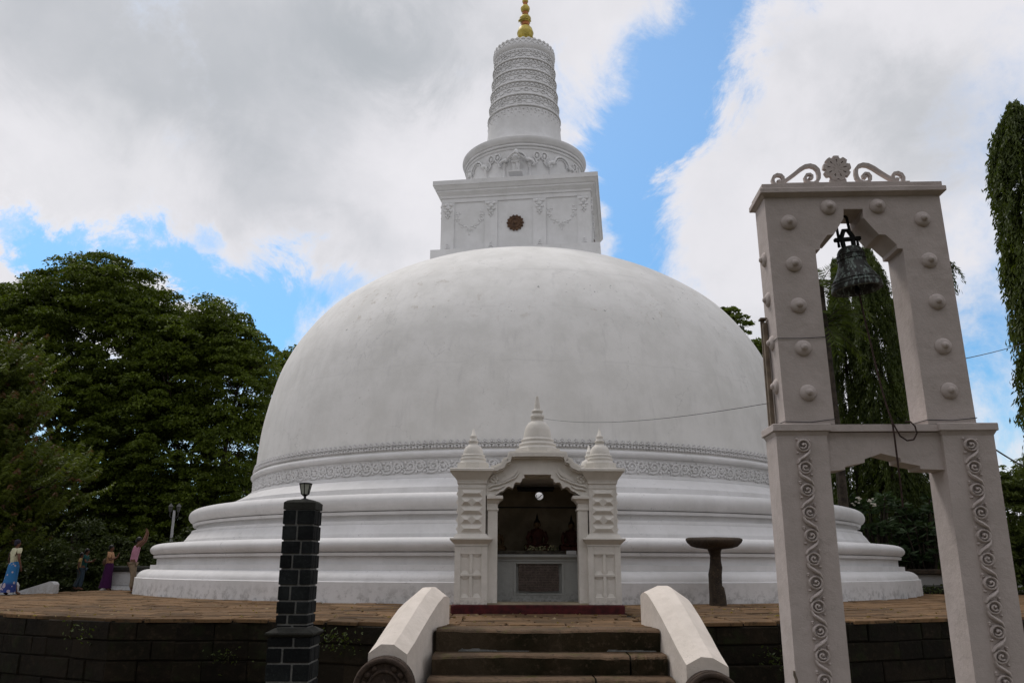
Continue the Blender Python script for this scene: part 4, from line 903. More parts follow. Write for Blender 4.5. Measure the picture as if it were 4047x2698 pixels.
# ================================================================ BELL TOWER
twr = empty('bell_tower', (2.9, 7.0, 0.0), R(-2.5))
tag(twr, 'tall cream two storey bell gate with round bosses and carved vine strips', 'bell tower')
def half(s): return s
m = MB(); m.box(-0.640, -0.212, 0, 0.34, -1.3, 1.93); m.frustum((-0.640, -0.212, 0, 0.34), (-0.655, -0.195, -0.02, 0.36), 1.93, 1.965); m.obj('lower_pillar', M_TWR, twr)
m = MB(); m.box(0.752, 1.180, 0, 0.34, -1.3, 1.93); m.frustum((0.752, 1.180, 0, 0.34), (0.735, 1.198, -0.02, 0.36), 1.93, 1.965); m.obj('lower_pillar', M_TWR, twr)
bm_out = [(-0.212, 1.635), (-0.072, 1.648), (-0.070, 1.675), (0.098, 1.708), (0.100, 1.737), (0.243, 1.786), (0.40, 1.745), (0.402, 1.710), (0.555, 1.678), (0.557, 1.652), (0.752, 1.645), (0.752, 1.964), (-0.212, 1.964)]
poly_prism('cross_beam', bm_out, 0.045, 0.295, M_TWR, twr)
m = MB(); m.cbox(-0.668, -0.180, -0.035, 0.375, 1.967, 2.032, 0.006); m.cbox(0.722, 1.212, -0.035, 0.375, 1.967, 2.032, 0.006); m.box(-0.181, 0.723, 0.0, 0.34, 1.969, 2.028); m.obj('ledge', M_TWR, twr)
op = [(-0.131, 2.03), (-0.148, 3.627), (-0.106, 3.63), (-0.103, 3.670), (-0.025, 3.772), (0.031, 3.773), (0.134, 3.93), (0.143, 4.024), (0.318, 4.022), (0.313, 3.938), (0.434, 3.770), (0.495, 3.766), (0.583, 3.668), (0.585, 3.630), (0.632, 3.628), (0.652, 2.03)]
outer = [(-0.548, 2.03)] + op + [(1.055, 2.03), (1.022, 4.150), (-0.567, 4.150)]
poly_prism('upper_frame', [(x, z if z > 2.031 else 2.033) for x, z in outer], 0.01, 0.35, M_TWR, twr)
m = MB(); m.frustum((-0.572, 1.027, 0.005, 0.355), (-0.600, 1.055, -0.03, 0.39), 4.15, 4.172); m.cbox(-0.612, 1.070, -0.045, 0.405, 4.172, 4.222, 0.005); m.box(-0.587, 1.045, -0.02, 0.38, 4.222, 4.272); m.obj('cornice', M_TWR, twr)
m = MB(); m.box(-0.475, 0.785, 0.03, 0.17, 4.272, 4.306); m.obj('crest_base', M_TWR, twr)
# crest wheel: pierced disc on a polar grid
def wheel():
    NA, RAD = 90, [0.0, 0.010, 0.024, 0.046, 0.060, 0.090, 0.106, 0.117, 0.129]
    keep = {}
    for j in range(len(RAD) - 1):
        for k in range(NA):
            ph = (k % 10); ok = True
            if j == 2 and ph in (4,): ok = False           # slits round the hub
            if j in (4,) and ph in (4, 5): ok = False       # windows
            if j >= 6 and ph in (9, 0): ok = False          # notches between petals
            if j == 7 and ph in (1, 8): ok = False
            keep[j, k] = ok
    m = MB()
    def V(j, k, y): a = pi / 2 + 2 * pi * (k + 0.0) / NA - 2 * pi * 5 / NA; return (RAD[j] * cos(a), y, RAD[j] * sin(a))
    y0, y1 = 0.0, 0.045
    for j in range(len(RAD) - 1):
        for k in range(NA):
            if not keep[j, k]: continue
            k2 = k + 1; q = [V(j, k, y0), V(j + 1, k, y0), V(j + 1, k2, y0), V(j, k2, y0)]; q2 = [V(j, k, y1), V(j + 1, k, y1), V(j + 1, k2, y1), V(j, k2, y1)]
            m.add(q, [(0, 1, 2, 3)] if j else [(0, 1, 2)]); m.add(q2, [(3, 2, 1, 0)] if j else [(2, 1, 0)])
            if j == len(RAD) - 2 or not keep[j + 1, k]: m.add([q[1], q[2], q2[2], q2[1]], [(0, 3, 2, 1)])
            if j > 0 and not keep[j - 1, k]: m.add([q[0], q[3], q2[3], q2[0]], [(0, 1, 2, 3)])
            if not keep[j, (k - 1) % NA]: m.add([q[0], q[1], q2[1], q2[0]], [(0, 3, 2, 1)])
            if not keep[j, (k + 1) % NA]: m.add([q[3], q[2], q2[2], q2[3]], [(0, 1, 2, 3)])
    return m
w_ = wheel(); w_.box(-0.075, 0.075, 0.004, 0.041, -0.185, -0.112); w_.obj('crest_wheel', M_TWR, twr, (0.155, 0.08, 4.474))
def spi(cx, cz, r0, r1, a0, a1, n=18): return [(cx + (r0 + (r1 - r0) * (i / n)) * cos(R(a0 + (a1 - a0) * i / n)), cz + (r0 + (r1 - r0) * (i / n)) * sin(R(a0 + (a1 - a0) * i / n))) for i in range(n + 1)]
for s in (-1, 1):
    m = MB()
    # big scroll beside the wheel, straight run outward, small end scroll
    A = spi(0.262, 4.388, 0.018, 0.060, -60, 180 + 100, 20)          # inner curl
    A = spi(0.255, 4.385, 0.016, 0.056, 420, 175, 16)
    B = [(0.172, 4.40), (0.178, 4.445), (0.205, 4.478), (0.245, 4.492), (0.29, 4.485), (0.34, 4.455), (0.40, 4.405), (0.46, 4.360), (0.52, 4.318)]
    pa = [(0.265, 4.37), (0.255, 4.355), (0.238, 4.362), (0.236, 4.385), (0.255, 4.402), (0.285, 4.398), (0.302, 4.370), (0.298, 4.335), (0.27, 4.312), (0.23, 4.306), (0.195, 4.325), (0.176, 4.36), (0.172, 4.40)] + B[1:]
    ww = [0.020, 0.022, 0.022, 0.022, 0.022, 0.024, 0.026, 0.026, 0.028, 0.030, 0.030, 0.032, 0.032] + [0.034] * 4 + [0.034, 0.032, 0.030, 0.030]
    pb = [(0.55, 4.345), (0.542, 4.330), (0.552, 4.318), (0.572, 4.325), (0.580, 4.350), (0.565, 4.378), (0.535, 4.388), (0.505, 4.372), (0.495, 4.345), (0.505, 4.316), (0.53, 4.300)]
    pb2 = [(0.578, 4.292), (0.60, 4.318), (0.605, 4.35), (0.59, 4.385), (0.56, 4.402), (0.525, 4.395), (0.508, 4.372), (0.510, 4.345), (0.528, 4.326), (0.548, 4.330), (0.552, 4.348)]
    f = lambda P: [(s * (x - 0.0), z) for x, z in P]
    m.band(f([(x, z) for x, z in pa]), ww, 0.0, 0.045); m.band(f([(x, z) for x, z in pb2]), 0.030, 0.002, 0.043)
    m.obj('crest_scroll', M_TWR, twr, (0.155, 0.08, 0.018))
# bosses
bs = MB(); bs.lathe([(0.073, 0.0), (0.071, 0.012), (0.060, 0.026), (0.043, 0.036), (0.031, 0.040)], 22, cap=False); bs.lathe([(0.031, 0.036), (0.029, 0.052), (0.018, 0.064), (0.0, 0.068)], 14, cap=False)
bs_me = bs.mesh('boss', M_TWR)
for s_, z in ((-0.365, 3.897), (-0.353, 3.490), (-0.347, 3.098), (-0.340, 2.706), (-0.334, 2.306), (0.008, 4.042), (0.451, 4.044), (0.838, 3.910), (0.848, 3.510), (0.865, 3.120), (0.867, 2.712), (0.866, 2.316)):
    link('boss', bs_me, twr, (s_, 0.008, z), (R(90), 0, 0))
for z in (3.60, 3.21, 2.80, 2.40):
    link('boss', bs_me, twr, (-0.565 + (4.15 - z) * 0.0089 + 0.001, 0.18, z), (0, R(-90), 0), (0.95, 0.95, 0.85))
# carved vine strips
vs_ = MB()
vs_.tube([(0.047 * cos(t), -0.006, 0.047 * sin(t)) for t in np.linspace(0, 2 * pi, 17)[:-1]], 0.0115, 5, closed=True)
vs_.tube([(0.030 * cos(t) * (1 - t / 9), -0.008, 0.030 * sin(t) * (1 - t / 9)) for t in np.linspace(0.5, 5.6, 12)], [0.006] + [0.0105] * 10 + [0.012], 5)
vs_.ball((0.004, -0.01, -0.004), (0.012, 0.011, 0.012), 6, 4)
vs_.tube([(-0.050, -0.004, 0.03), (-0.040, -0.006, 0.062), (-0.005, -0.010, 0.092), (0.035, -0.008, 0.118), (0.052, -0.004, 0.150)], [0.010, 0.014, 0.018, 0.014, 0.010], 5)
vs_.ball((0.048, -0.004, 0.062), (0.013, 0.010, 0.011), 6, 4); vs_.ball((-0.050, -0.004, 0.118), (0.013, 0.010, 0.011), 6, 4); vs_.ball((0.050, -0.004, -0.055), (0.010, 0.009, 0.012), 6, 4); vs_.ball((-0.052, -0.004, -0.04), (0.010, 0.009, 0.013), 6, 4)
vs_me = vs_.mesh('vine_scroll', M_TWR)
PIT = 0.186
for s0 in (-0.423, 0.967):
    m = MB(); m.box(s0 - 0.066, s0 + 0.066, -0.004, 0.01, -1.0, 1.905); m.obj('vine_strip', M_TWR, twr)
    for k in range(16):
        z = 1.845 - PIT * k
        link('vine_scroll', vs_me, twr, (s0, -0.006, z), (0, 0, 0), ((1 if k % 2 else -1) * 1.05, 1.9, -1.0))
# bell and its hanger
M_BRZ_, q, b = new_mat('weathered_bronze'); p = coords(q)
mpb = q.n('ShaderNodeMapping'); q.put(mpb.inputs[0], p); mpb.inputs['Scale'].default_value = (34, 34, 12)
col = q.mix(q.ramp(q.noise(p, 9, 5), 0.35, 0.7), (0.018, 0.018, 0.016), (0.045, 0.045, 0.04)); col = q.mix(q.m('MULTIPLY', q.ramp(q.noise(mpb.outputs[0], 1.0, 5, 0.7), 0.50, 0.60), 0.9), col, (0.20, 0.25, 0.225))
q.put(b.inputs['Base Color'], col); b.inputs['Roughness'].default_value = 0.55; b.inputs['Metallic'].default_value = 0.35; bump(q, b, q.noise(p, 60, 4), 0.3, 0.004)
bell = empty('bronze_bell', (3.16, 7.17, 3.295)); bell.scale = (1.05, 1.05, 1.0); bell.rotation_euler = (R(1), R(-5), 0)
tag(bell, 'weathered dark bronze bell with pale green streaks hanging in the bell tower', 'bell')
bp = smooth_curve([(0.212, 0.0), (0.213, 0.02), (0.203, 0.06), (0.182, 0.11), (0.152, 0.165), (0.128, 0.22), (0.116, 0.275), (0.114, 0.33), (0.108, 0.37), (0.085, 0.405), (0.045, 0.42), (0.005, 0.424)], 4)
m = MB(); m.lathe(bp, 40, cap=False); m.lathe([(0.212, 0.0), (0.19, -0.004), (0.178, 0.02)], 40, cap=False); m.lathe([(0.178, 0.02), (0.150, 0.12), (0.105, 0.22), (0.095, 0.33), (0.0, 0.38)], 30, cap=False)
for z, r in ((0.335, 0.116), (0.29, 0.118), (0.085, 0.196), (0.05, 0.207)): m.tube([(r * cos(t), r * sin(t), z) for t in np.linspace(0, 2 * pi, 33)[:-1]], 0.006, 5, closed=True)
m.obj('bell_body', M_BRZ_, bell)
m = MB(); m.lathe([(0.0, -0.045), (0.022, -0.035), (0.028, -0.01), (0.018, 0.02), (0.009, 0.04), (0.009, 0.36)], 10, cap=False); m.obj('clapper', M_IRON, bell)
m = MB(); m.tube([(-0.085, 0, 0.425), (-0.085, 0, 0.50), (-0.02, 0, 0.50)], 0.014, 6); m.tube([(0.085, 0, 0.425), (0.085, 0, 0.50), (0.02, 0, 0.50)], 0.014, 6)
m.cbox(-0.12, 0.12, -0.02, 0.02, 0.478, 0.515, 0.008); m.tube([(-0.045, 0, 0.42), (-0.05, 0, 0.52), (-0.02, 0, 0.585), (0.02, 0, 0.585), (0.05, 0, 0.52), (0.045, 0, 0.42)], 0.022, 8); m.obj('crown_loops', M_IRON, bell)
m = MB(); m.tube([(-0.075, 0, 0.50), (-0.075, 0, 0.68), (-0.07, 0, 0.715), (-0.035, 0, 0.75), (0.005, 0, 0.74), (0.03, 0, 0.71), (0.032, 0, 0.66), (0.035, 0, 0.56)], 0.013, 8)
m.tube([(-0.055, 0, 0.73), (-0.06, 0, 0.82)], 0.020, 7); m.ball((-0.055, 0, 0.745), 0.034, 8, 6); m.obj('hanging_shackle', M_IRON, bell)
# bell rope: down through the opening, over the ledge, loop, and on below the beam
TW = Matrix.Translation((2.9, 7.0, 0)) @ Matrix.Rotation(R(-2.5), 4, 'Z')
def tw(x, y, z): return tuple(TW @ Vector((x, y, z)))
rp = smooth_curve([(0.262, 3.26), (0.270, 3.05), (0.285, 2.75), (0.300, 2.40), (0.322, 2.10)], 5)
pts = [tw(x, 0.17 - 0.22 * (i / len(rp)) ** 1.5, z) for i, (x, z) in enumerate(rp)] + [tw(0.326, -0.055, 2.04), tw(0.330, -0.056, 1.9), tw(0.333, -0.052, 1.7), tw(0.337, -0.045, 1.5), tw(0.336, -0.04, 1.33)]
m = MB(); m.tube(pts, 0.0085, 6)
lp = [(0.326, -0.05, 2.045), (0.345, -0.062, 1.985), (0.375, -0.065, 1.915), (0.425, -0.068, 1.877), (0.48, -0.068, 1.885), (0.515, -0.065, 1.94), (0.508, -0.06, 2.0), (0.48, -0.05, 2.04), (0.45, -0.02, 2.042)]
m.tube([tw(*p) for p in lp], 0.0075, 6)
tag(m.obj('bell_rope', M_ROPE), 'thin brown bell rope hanging from the clapper with a loop over the tower ledge', 'rope')
# batten with cable fixed to the far left side of the tower
m = MB(); m.cbox(-0.604, -0.566, 0.26, 0.30, 2.035, 3.02, 0.004); m.cbox(-0.612, -0.575, 0.305, 0.33, 2.035, 3.05, 0.004); m.box(-0.625, -0.565, 0.255, 0.335, 3.05, 3.065)
o = m.obj('wooden_batten', M_TIMBER); o.matrix_world = TW; tag(o, 'narrow wooden cable batten standing on the tower ledge against its left side', 'batten')
# binding wires round the pillars
def wrap(name, x0, x1, z, dz, lb):
    m = MB(); e = 0.006; m.tube([tw(x0 - e, 0.36, z + dz), tw(x0 - e, 0.002, z - dz), tw((x0 + x1) / 2, -0.002, z - dz * 1.8), tw(x1 + e, 0.002, z + dz), tw(x1 + e, 0.36, z + dz)], 0.0035, 5); tag(m.obj(name, M_WIRE), lb, 'wire')
wrap('binding_wire', -0.556, -0.140, 2.80, 0.004, 'thin wire tied round the middle of the left upper pillar of the bell tower')
wrap('binding_wire', -0.549, -0.131, 2.065, 0.010, 'dark wire round the foot of the left upper pillar of the bell tower')
wrap('binding_wire', 0.652, 1.056, 2.072, 0.008, 'dark wire round the foot of the right upper pillar of the bell tower')
def cable(pts, r, lb):
    m = MB(); m.tube([tuple(p) for p in pts], r, 5); tag(m.obj('overhead_cable', M_WIRE), lb, 'cable')
def sag(a, b, s, n=16): a, b = Vector(a), Vector(b); return [a + (b - a) * (i / n) - Vector((0, 0, s * 4 * (i / n) * (1 - i / n))) for i in range(n + 1)]
cable(sag((0.60, 17.0, 3.84), tw(-0.60, 0.28, 2.27), 0.13), 0.0032, 'thin sagging cable from the shrine pinnacle to the bell tower')
cable(sag(tw(1.045, 0.2, 2.63), (9.5, 13.5, 4.86), 0.06), 0.004, 'thin cable leaving the right side of the bell tower above the ledge')
cable(sag(tw(1.17, 0.2, 1.925), (7.4, 11.5, 2.1), 0.05), 0.008, 'thicker black cable leaving the bell tower just under the ledge')
m = MB(); m.tube([(2.20, 6.86, -1.3), (2.215, 6.90, -0.6), (2.235, 6.94, 0.0), (2.228, 6.95, 0.03), (2.222, 6.94, 0.065)], [0.014, 0.014, 0.012, 0.012, 0.008], 6)
tag(m.obj('stick', M_TIMBER), 'thin brown stick leaning on the foot of the bell tower', 'stick')

# ================================================================ DARK BLOCK PILLAR WITH LANTERN
bp_e = empty('block_pillar', (-2.52, 10.18, -1.3))
tag(bp_e, 'slim pillar of black stone blocks with pale mortar joints standing left of the steps', 'pillar')
zs_up = [0.11, 0.205, 0.315, 0.463, 0.634, 0.819, 0.985, 1.141, 1.32, 1.50]
def course(z0, z1, w, sx, lab_i, nm='block'):
    """four faces of blocks round a mortar core; joint position sx (fraction) alternates"""
    g = 0.012; h = w / 2; x1 = -h + w * sx; zc0, zc1 = z0 + 0.010, z1 - 0.010
    t = 0.05; pr = random.uniform(0, 0.004)
    MB().cbox(-h, x1 - g, -h - pr, -h + t, zc0, zc1, 0.006).obj(nm, M_BLK, bp_e)
    MB().cbox(x1 + g, h, -h - random.uniform(0, .004), -h + t, zc0, zc1, 0.006).obj(nm, M_BLK, bp_e)
    k = 0.32 if sx > 0.5 else 0.5
    for s in (-1, 1):
        a, b = sorted((s * h, s * (h - t))); 
        MB().cbox(a, b, -h + t + 0.012, -h + w * k - g, zc0, zc1, 0.006).obj(nm, M_BLK, bp_e); MB().cbox(a, b, -h + w * k + g, h - t - 0.012, zc0, zc1, 0.006).obj(nm, M_BLK, bp_e)
    MB().cbox(-h, 0.02 - g, h - t, h, zc0, zc1, 0.006).obj(nm, M_BLK, bp_e); MB().cbox(0.02 + g, h, h - t, h, zc0, zc1, 0.006).obj(nm, M_BLK, bp_e)
Z = lambda z: z + 1.3
m = MB(); m.box(-0.168, 0.168, -0.168, 0.168, Z(0.13), Z(1.50)); m.box(-0.233, 0.233, -0.233, 0.233, 0.0, Z(0.06)); 
m.obj('mortar_core', M_MORT, bp_e)
jo = [0.52, 0.35, 0.58, 0.38, 0.62, 0.38, 0.62, 0.47, 0.42]
for i in range(9):
    w = 0.366 + 0.004 * ((i * 7) % 3); course(Z(zs_up[i] + (0.06 if i == 0 else 0)), Z(zs_up[i + 1]), w, jo[i], i)
zb = [-1.30, -1.15, -0.98, -0.79, -0.60, -0.405, -0.209, -0.040, 0.072]
for i in range(8): course(Z(zb[i]), Z(zb[i + 1]), 0.490, (0.36, 0.60)[i % 2], i)
m = MB(); m.frustum((-0.235, 0.235, -0.235, 0.235), (-0.275, 0.275, -0.275, 0.275), Z(0.072), Z(0.10)); m.box(-0.275, 0.275, -0.275, 0.275, Z(0.10), Z(0.118)); m.frustum((-0.275, 0.275, -0.275, 0.275), (-0.19, 0.19, -0.19, 0.19), Z(0.118), Z(0.165)); m.obj('ledge', M_SLATE, bp_e)
m = MB(); m.box(-0.190, 0.190, -0.190, 0.190, Z(1.503), Z(1.585)); m.lathe([(0.24, 0), (0.2, 0.025), (0.12, 0.04), (0.0, 0.05)], 4, M=T((0, 0, Z(1.585)), (0, 0, pi / 4), (1.1, 1.1, 1)), smooth=False, cap=False); m.obj('cap', M_SLATE, bp_e)
lan = empty('lantern', (-2.51, 10.18, 1.625)); tag(lan, 'small black framed glass lantern on top of the dark block pillar', 'lantern')
m = MB(); m.lathe([(0.05, 0.0), (0.045, 0.012), (0.018, 0.018), (0.014, 0.04), (0.02, 0.045), (0.045, 0.065)], 6, smooth=False); 
for k in range(6):
    a = R(30 + 60 * k); m.tube([(0.045 * cos(a), 0.045 * sin(a), 0.065), (0.073 * cos(a), 0.073 * sin(a), 0.188)], 0.006, 4)
m.lathe([(0.078, 0.186), (0.082, 0.190), (0.082, 0.200), (0.06, 0.206), (0.0, 0.212)], 6, M=T((0, 0, 0), (0, 0, R(30))), smooth=False); m.obj('frame', M_IRON, lan)
for k in range(6):
    a, b_ = R(30 + 60 * k + 3), R(90 + 60 * k - 3)
    m = MB(); m.add([(0.041 * cos(a), 0.041 * sin(a), 0.068), (0.041 * cos(b_), 0.041 * sin(b_), 0.068), (0.069 * cos(b_), 0.069 * sin(b_), 0.186), (0.069 * cos(a), 0.069 * sin(a), 0.186)], [(0, 1, 2, 3)]); m.obj('pane', M_GLASSY, lan)

# ================================================================ STONE OFFERING TABLE (right of the shrine)
tb = empty('stone_pedestal_table', (4.83, 20.25, 0.0)); tag(tb, 'dark mushroom shaped stone offering table on a rough pillar, right of the shrine', 'table')
m = MB(); secs = [(0.0, 0.185, 0.005), (0.20, 0.18, 0.0), (0.40, 0.165, -0.01), (0.45, 0.150, -0.03), (0.70, 0.148, -0.02), (0.85, 0.140, 0.0), (1.0, 0.122, 0.0), (1.12, 0.118, 0.005), (1.22, 0.135, 0.0), (1.30, 0.175, 0.0)]
n = 14; vs = []; fs = []
for z, r, ox in secs:
    for k in range(n):
        a = 2 * pi * k / n; c_, s_ = cos(a), sin(a); e_ = (abs(c_) ** 4 + abs(s_) ** 4) ** -0.25; rr = r * e_ * random.uniform(0.96, 1.04); vs.append((rr * c_ + ox, rr * s_ * 0.9, z))
for j in range(len(secs) - 1):
    for k in range(n): fs.append((j * n + k, j * n + (k + 1) % n, (j + 1) * n + (k + 1) % n, (j + 1) * n + k))
m.add(vs, fs, True); m.obj('pedestal', M_TABLE, tb)
m = MB(); prof = [(0.0, -0.05), (0.20, -0.06), (0.42, -0.03), (0.55, 0.01), (0.635, 0.09), (0.665, 0.15), (0.655, 0.185), (0.60, 0.205), (0.0, 0.225)]; n = 28; vs = []; fs = []
for j, (r, z) in enumerate(prof):
    for k in range(n):
        a = 2 * pi * k / n; w1 = 1 + 0.035 * math.sin(3 * a + 1) + 0.02 * math.sin(7 * a); vs.append((r * w1 * cos(a), r * w1 * sin(a), z + (0.012 * math.sin(5 * a) if 2 <= j <= 4 else 0)))
for j in range(len(prof) - 1):
    for k in range(n): fs.append((j * n + k, j * n + (k + 1) % n, (j + 1) * n + (k + 1) % n, (j + 1) * n + k))
m.add(vs, fs, True); o = m.obj('table_slab', M_TABLE, tb, (0.0, 0, 1.335), (R(3), R(-1.5), 0.4))
# ================================================================ FOLIAGE
def leaf_mat(name, c1, c2, tip=None, trans=0.30):
    m = bpy.data.materials.new(name); m.use_nodes = True; t = m.node_tree; t.nodes.clear(); q = NT(t)
    g = q.n('ShaderNodeNewGeometry'); rnd = g.outputs['Random Per Island']; p = g.outputs['Position']
    col = q.mix(rnd, c1, c2); col = q.mix(q.m('MULTIPLY', q.ramp(q.noise(p, 0.7, 3), 0.38, 0.66), 0.5), col, tuple(min(1, x * 1.6) for x in c2))
    if tip: col = q.mix(q.ramp(rnd, 0.93, 0.95), col, tip)
    d = q.n('ShaderNodeBsdfPrincipled'); q.put(d.inputs['Base Color'], col); d.inputs['Roughness'].default_value = 0.55; d.inputs['Specular IOR Level'].default_value = 0.25
    tr = q.n('ShaderNodeBsdfTranslucent'); q.put(tr.inputs[0], q.v('MULTIPLY', col, (1.3, 1.35, 0.5)))
    mx = q.n('ShaderNodeMixShader'); mx.inputs[0].default_value = trans; t.links.new(d.outputs[0], mx.inputs[1]); t.links.new(tr.outputs[0], mx.inputs[2])
    o = q.n('ShaderNodeOutputMaterial'); t.links.new(mx.outputs[0], o.inputs[0]); return m
L_BROAD = leaf_mat('broad_leaf', (0.040, 0.062, 0.004), (0.080, 0.108, 0.010))
L_FEATH = leaf_mat('feathery_leaf', (0.048, 0.068, 0.006), (0.082, 0.106, 0.012))
L_MAST = leaf_mat('mast_leaf', (0.028, 0.044, 0.007), (0.062, 0.082, 0.014))
L_BUSH = leaf_mat('bush_leaf', (0.024, 0.036, 0.006), (0.048, 0.064, 0.013), trans=0.2)
L_LIGHT = leaf_mat('light_leaf', (0.060, 0.085, 0.015), (0.095, 0.120, 0.028))
M_BARK = simple('bark', (0.045, 0.035, 0.026), 0.9, 0.3, 4, bmp=0.6)
M_FLOWER = simple('white_blossom', (0.62, 0.58, 0.50), 0.7, 0.1)
def unit(v): return v / np.maximum(np.linalg.norm(v, axis=1, keepdims=True), 1e-9)
def leaf_obj(name, P, Dv, L, Wd, mat, parent, rng, curl=0.25):
    n = len(P); Dv = unit(Dv); rv = rng.normal(size=(n, 3)); sv = unit(np.cross(Dv, rv)); nv = np.cross(Dv, sv)
    L = (np.asarray(L) * rng.uniform(0.7, 1.25, n))[:, None]; Wd = (np.asarray(Wd) * rng.uniform(0.75, 1.2, n))[:, None]
    V = np.empty((n, 4, 3)); V[:, 0] = P - Dv * L * .5; V[:, 1] = P + sv * Wd * .5 + nv * Wd * curl; V[:, 2] = P + Dv * L * .5; V[:, 3] = P - sv * Wd * .5 + nv * Wd * curl
    me = bpy.data.meshes.new(name); me.vertices.add(n * 4); me.vertices.foreach_set('co', V.reshape(-1).astype(np.float32))
    me.loops.add(n * 4); me.loops.foreach_set('vertex_index', np.arange(n * 4, dtype=np.int32)); me.polygons.add(n)
    me.polygons.foreach_set('loop_start', np.arange(0, n * 4, 4, dtype=np.int32)); me.polygons.foreach_set('loop_total', np.full(n, 4, dtype=np.int32))
    me.materials.append(mat); me.update(calc_edges=True); me.validate(); return link(name, me, parent)
def crown_points(lobes, n_clump, per, rng, cr=0.55, shell=0.55, flat=0.6, down=-0.4):
    """clumps spread over lobe ellipsoids (mostly on their shells), leaves spread over each clump's upper skin"""
    vol = np.array([l[3] * l[4] + l[4] * l[5] + l[3] * l[5] for l in lobes]); pr = vol / vol.sum()
    idx = rng.choice(len(lobes), n_clump, p=pr); Lb = np.array(lobes)[idx]
    d = unit(rng.normal(size=(n_clump, 3))); d[:, 2] = np.where(d[:, 2] < down, -d[:, 2], d[:, 2])
    r = 1 - shell * rng.random(n_clump) ** 1.6
    C = Lb[:, :3] + d * Lb[:, 3:6] * r[:, None]
    size = cr * rng.uniform(0.6, 1.35, n_clump)
    k = np.repeat(np.arange(n_clump), per); m = len(k)
    dd = unit(rng.normal(size=(m, 3))); dd[:, 2] = np.abs(dd[:, 2]) * 1.0 - 0.25
    rr = size[k] * rng.uniform(0.55, 1.0, m)
    P = C[k] + dd * rr[:, None] * np.array([1, 1, flat])
    Dv = dd * np.array([1, 1, 0.3]) + rng.normal(size=(m, 3)) * 0.45 + np.array([0, 0, -0.35])
    return P, Dv
def tree(name, base, lobes, label, cat='tree', n_clump=900, per=60, L=0.26, Wd=0.13, mat=L_BROAD, seed=1, cr=0.6, trunk_r=0.35, group=None, shell=0.55, down=-0.4):
    rng = np.random.default_rng(seed); e = empty(name, base); tag(e, label, cat, group)
    b = np.array(base); lo = [tuple(np.array(l[:3]) - b) + tuple(l[3:]) for l in lobes]
    P, Dv = crown_points(lo, n_clump, per, rng, cr, shell=shell, down=down); leaf_obj('crown', P, Dv, L, Wd, mat, e, rng)
    t = MB(); rr = random.Random(seed); top = max(l[2] for l in lo); fork = Vector((0, 0, top * 0.35))
    t.tube([(0, 0, -0.1), (rr.uniform(-.15, .15), 0, fork.z * 0.5), tuple(fork)], [trunk_r * 1.25, trunk_r * 0.9, trunk_r * 0.75], 10)
    for l in lo:
        c = Vector(l[:3]); mid = fork.lerp(c, 0.5) + Vector((rr.uniform(-.5, .5), rr.uniform(-.5, .5), -0.1 * (c - fork).length)); t.tube([tuple(fork), tuple(mid), tuple(c)], [trunk_r * 0.5, trunk_r * 0.35, trunk_r * 0.15], 7)
        for k in range(6):
            d = Vector((rr.gauss(0, 1), rr.gauss(0, 1), rr.uniform(-0.2, 1))).normalized(); en = c + Vector((d.x * l[3], d.y * l[4], d.z * l[5])) * 0.85
            t.tube([tuple(mid.lerp(c, rr.uniform(.3, 1))), tuple((c + en) / 2 + Vector((0, 0, 0.15))), tuple(en)], [trunk_r * 0.16, trunk_r * 0.10, trunk_r * 0.03], 5)
    t.obj('trunk', M_BARK, e); return e
tree('broadleaf_tree', (-24.0, 47.0, -1.3), [(-24.4, 46.5, 14.4, 4.6, 4.0, 4.1), (-28.2, 46.5, 13.2, 3.6, 3.6, 3.6), (-21.2, 46.0, 12.6, 2.8, 3.0, 3.4), (-25.5, 45, 9.5, 4.6, 3.2, 3.4), (-30.5, 46, 9.5, 3.4, 3, 4), (-21.0, 45.5, 8.2, 3.0, 3.0, 3.4), (-23.5, 45.5, 4.6, 4.5, 3, 3.2), (-29, 46, 4.5, 4, 3, 3.4), (-21.0, 47, 3.6, 3, 2, 3.5), (-23.5, 47, 8.0, 3.5, 2, 3.5)],
     'largest dark broadleaf tree with a domed crown, left of the stupa', n_clump=2050, per=125, seed=3, cr=0.80, L=0.20, Wd=0.105)
tree('broadleaf_tree', (-17.0, 46.0, -1.3), [(-17.4, 45.5, 12.3, 2.9, 2.8, 3.25), (-15.4, 45.4, 10.6, 2.2, 2.6, 3.4), (-19.2, 45.4, 10.2, 2.4, 2.6, 3.6), (-15.4, 45, 6.8, 2.3, 2.4, 3.0), (-18.2, 45, 6.5, 2.8, 2.4, 3.4), (-16.5, 45, 3.2, 3.6, 2.4, 2.8)],
     'dark broadleaf tree with a rounded top between the largest tree and the white dome', n_clump=1050, per=120, seed=5, cr=0.74, L=0.19, Wd=0.10)
tree('broadleaf_tree', (-14.0, 53.0, -1.3), [(-13.9, 52, 12.3, 1.7, 1.8, 2.3), (-14.3, 52, 9.0, 2.0, 2.2, 3.2), (-14.2, 52, 5.5, 2.4, 2.2, 3.2)], 'dark tree whose top just shows behind the left shoulder of the white dome', n_clump=420, per=55, seed=8, cr=0.6)
tree('broadleaf_tree', (15.6, 52.0, -1.3), [(13.4, 50.5, 16.0, 1.0, 0.9, 1.0), (14.4, 50.5, 15.4, 1.0, 0.9, 1.0), (16.3, 51, 13.2, 1.6, 1.6, 1.9)], 'sparse tree top peeping over the right shoulder of the white dome', n_clump=95, per=48, seed=9, cr=0.42, trunk_r=0.3)

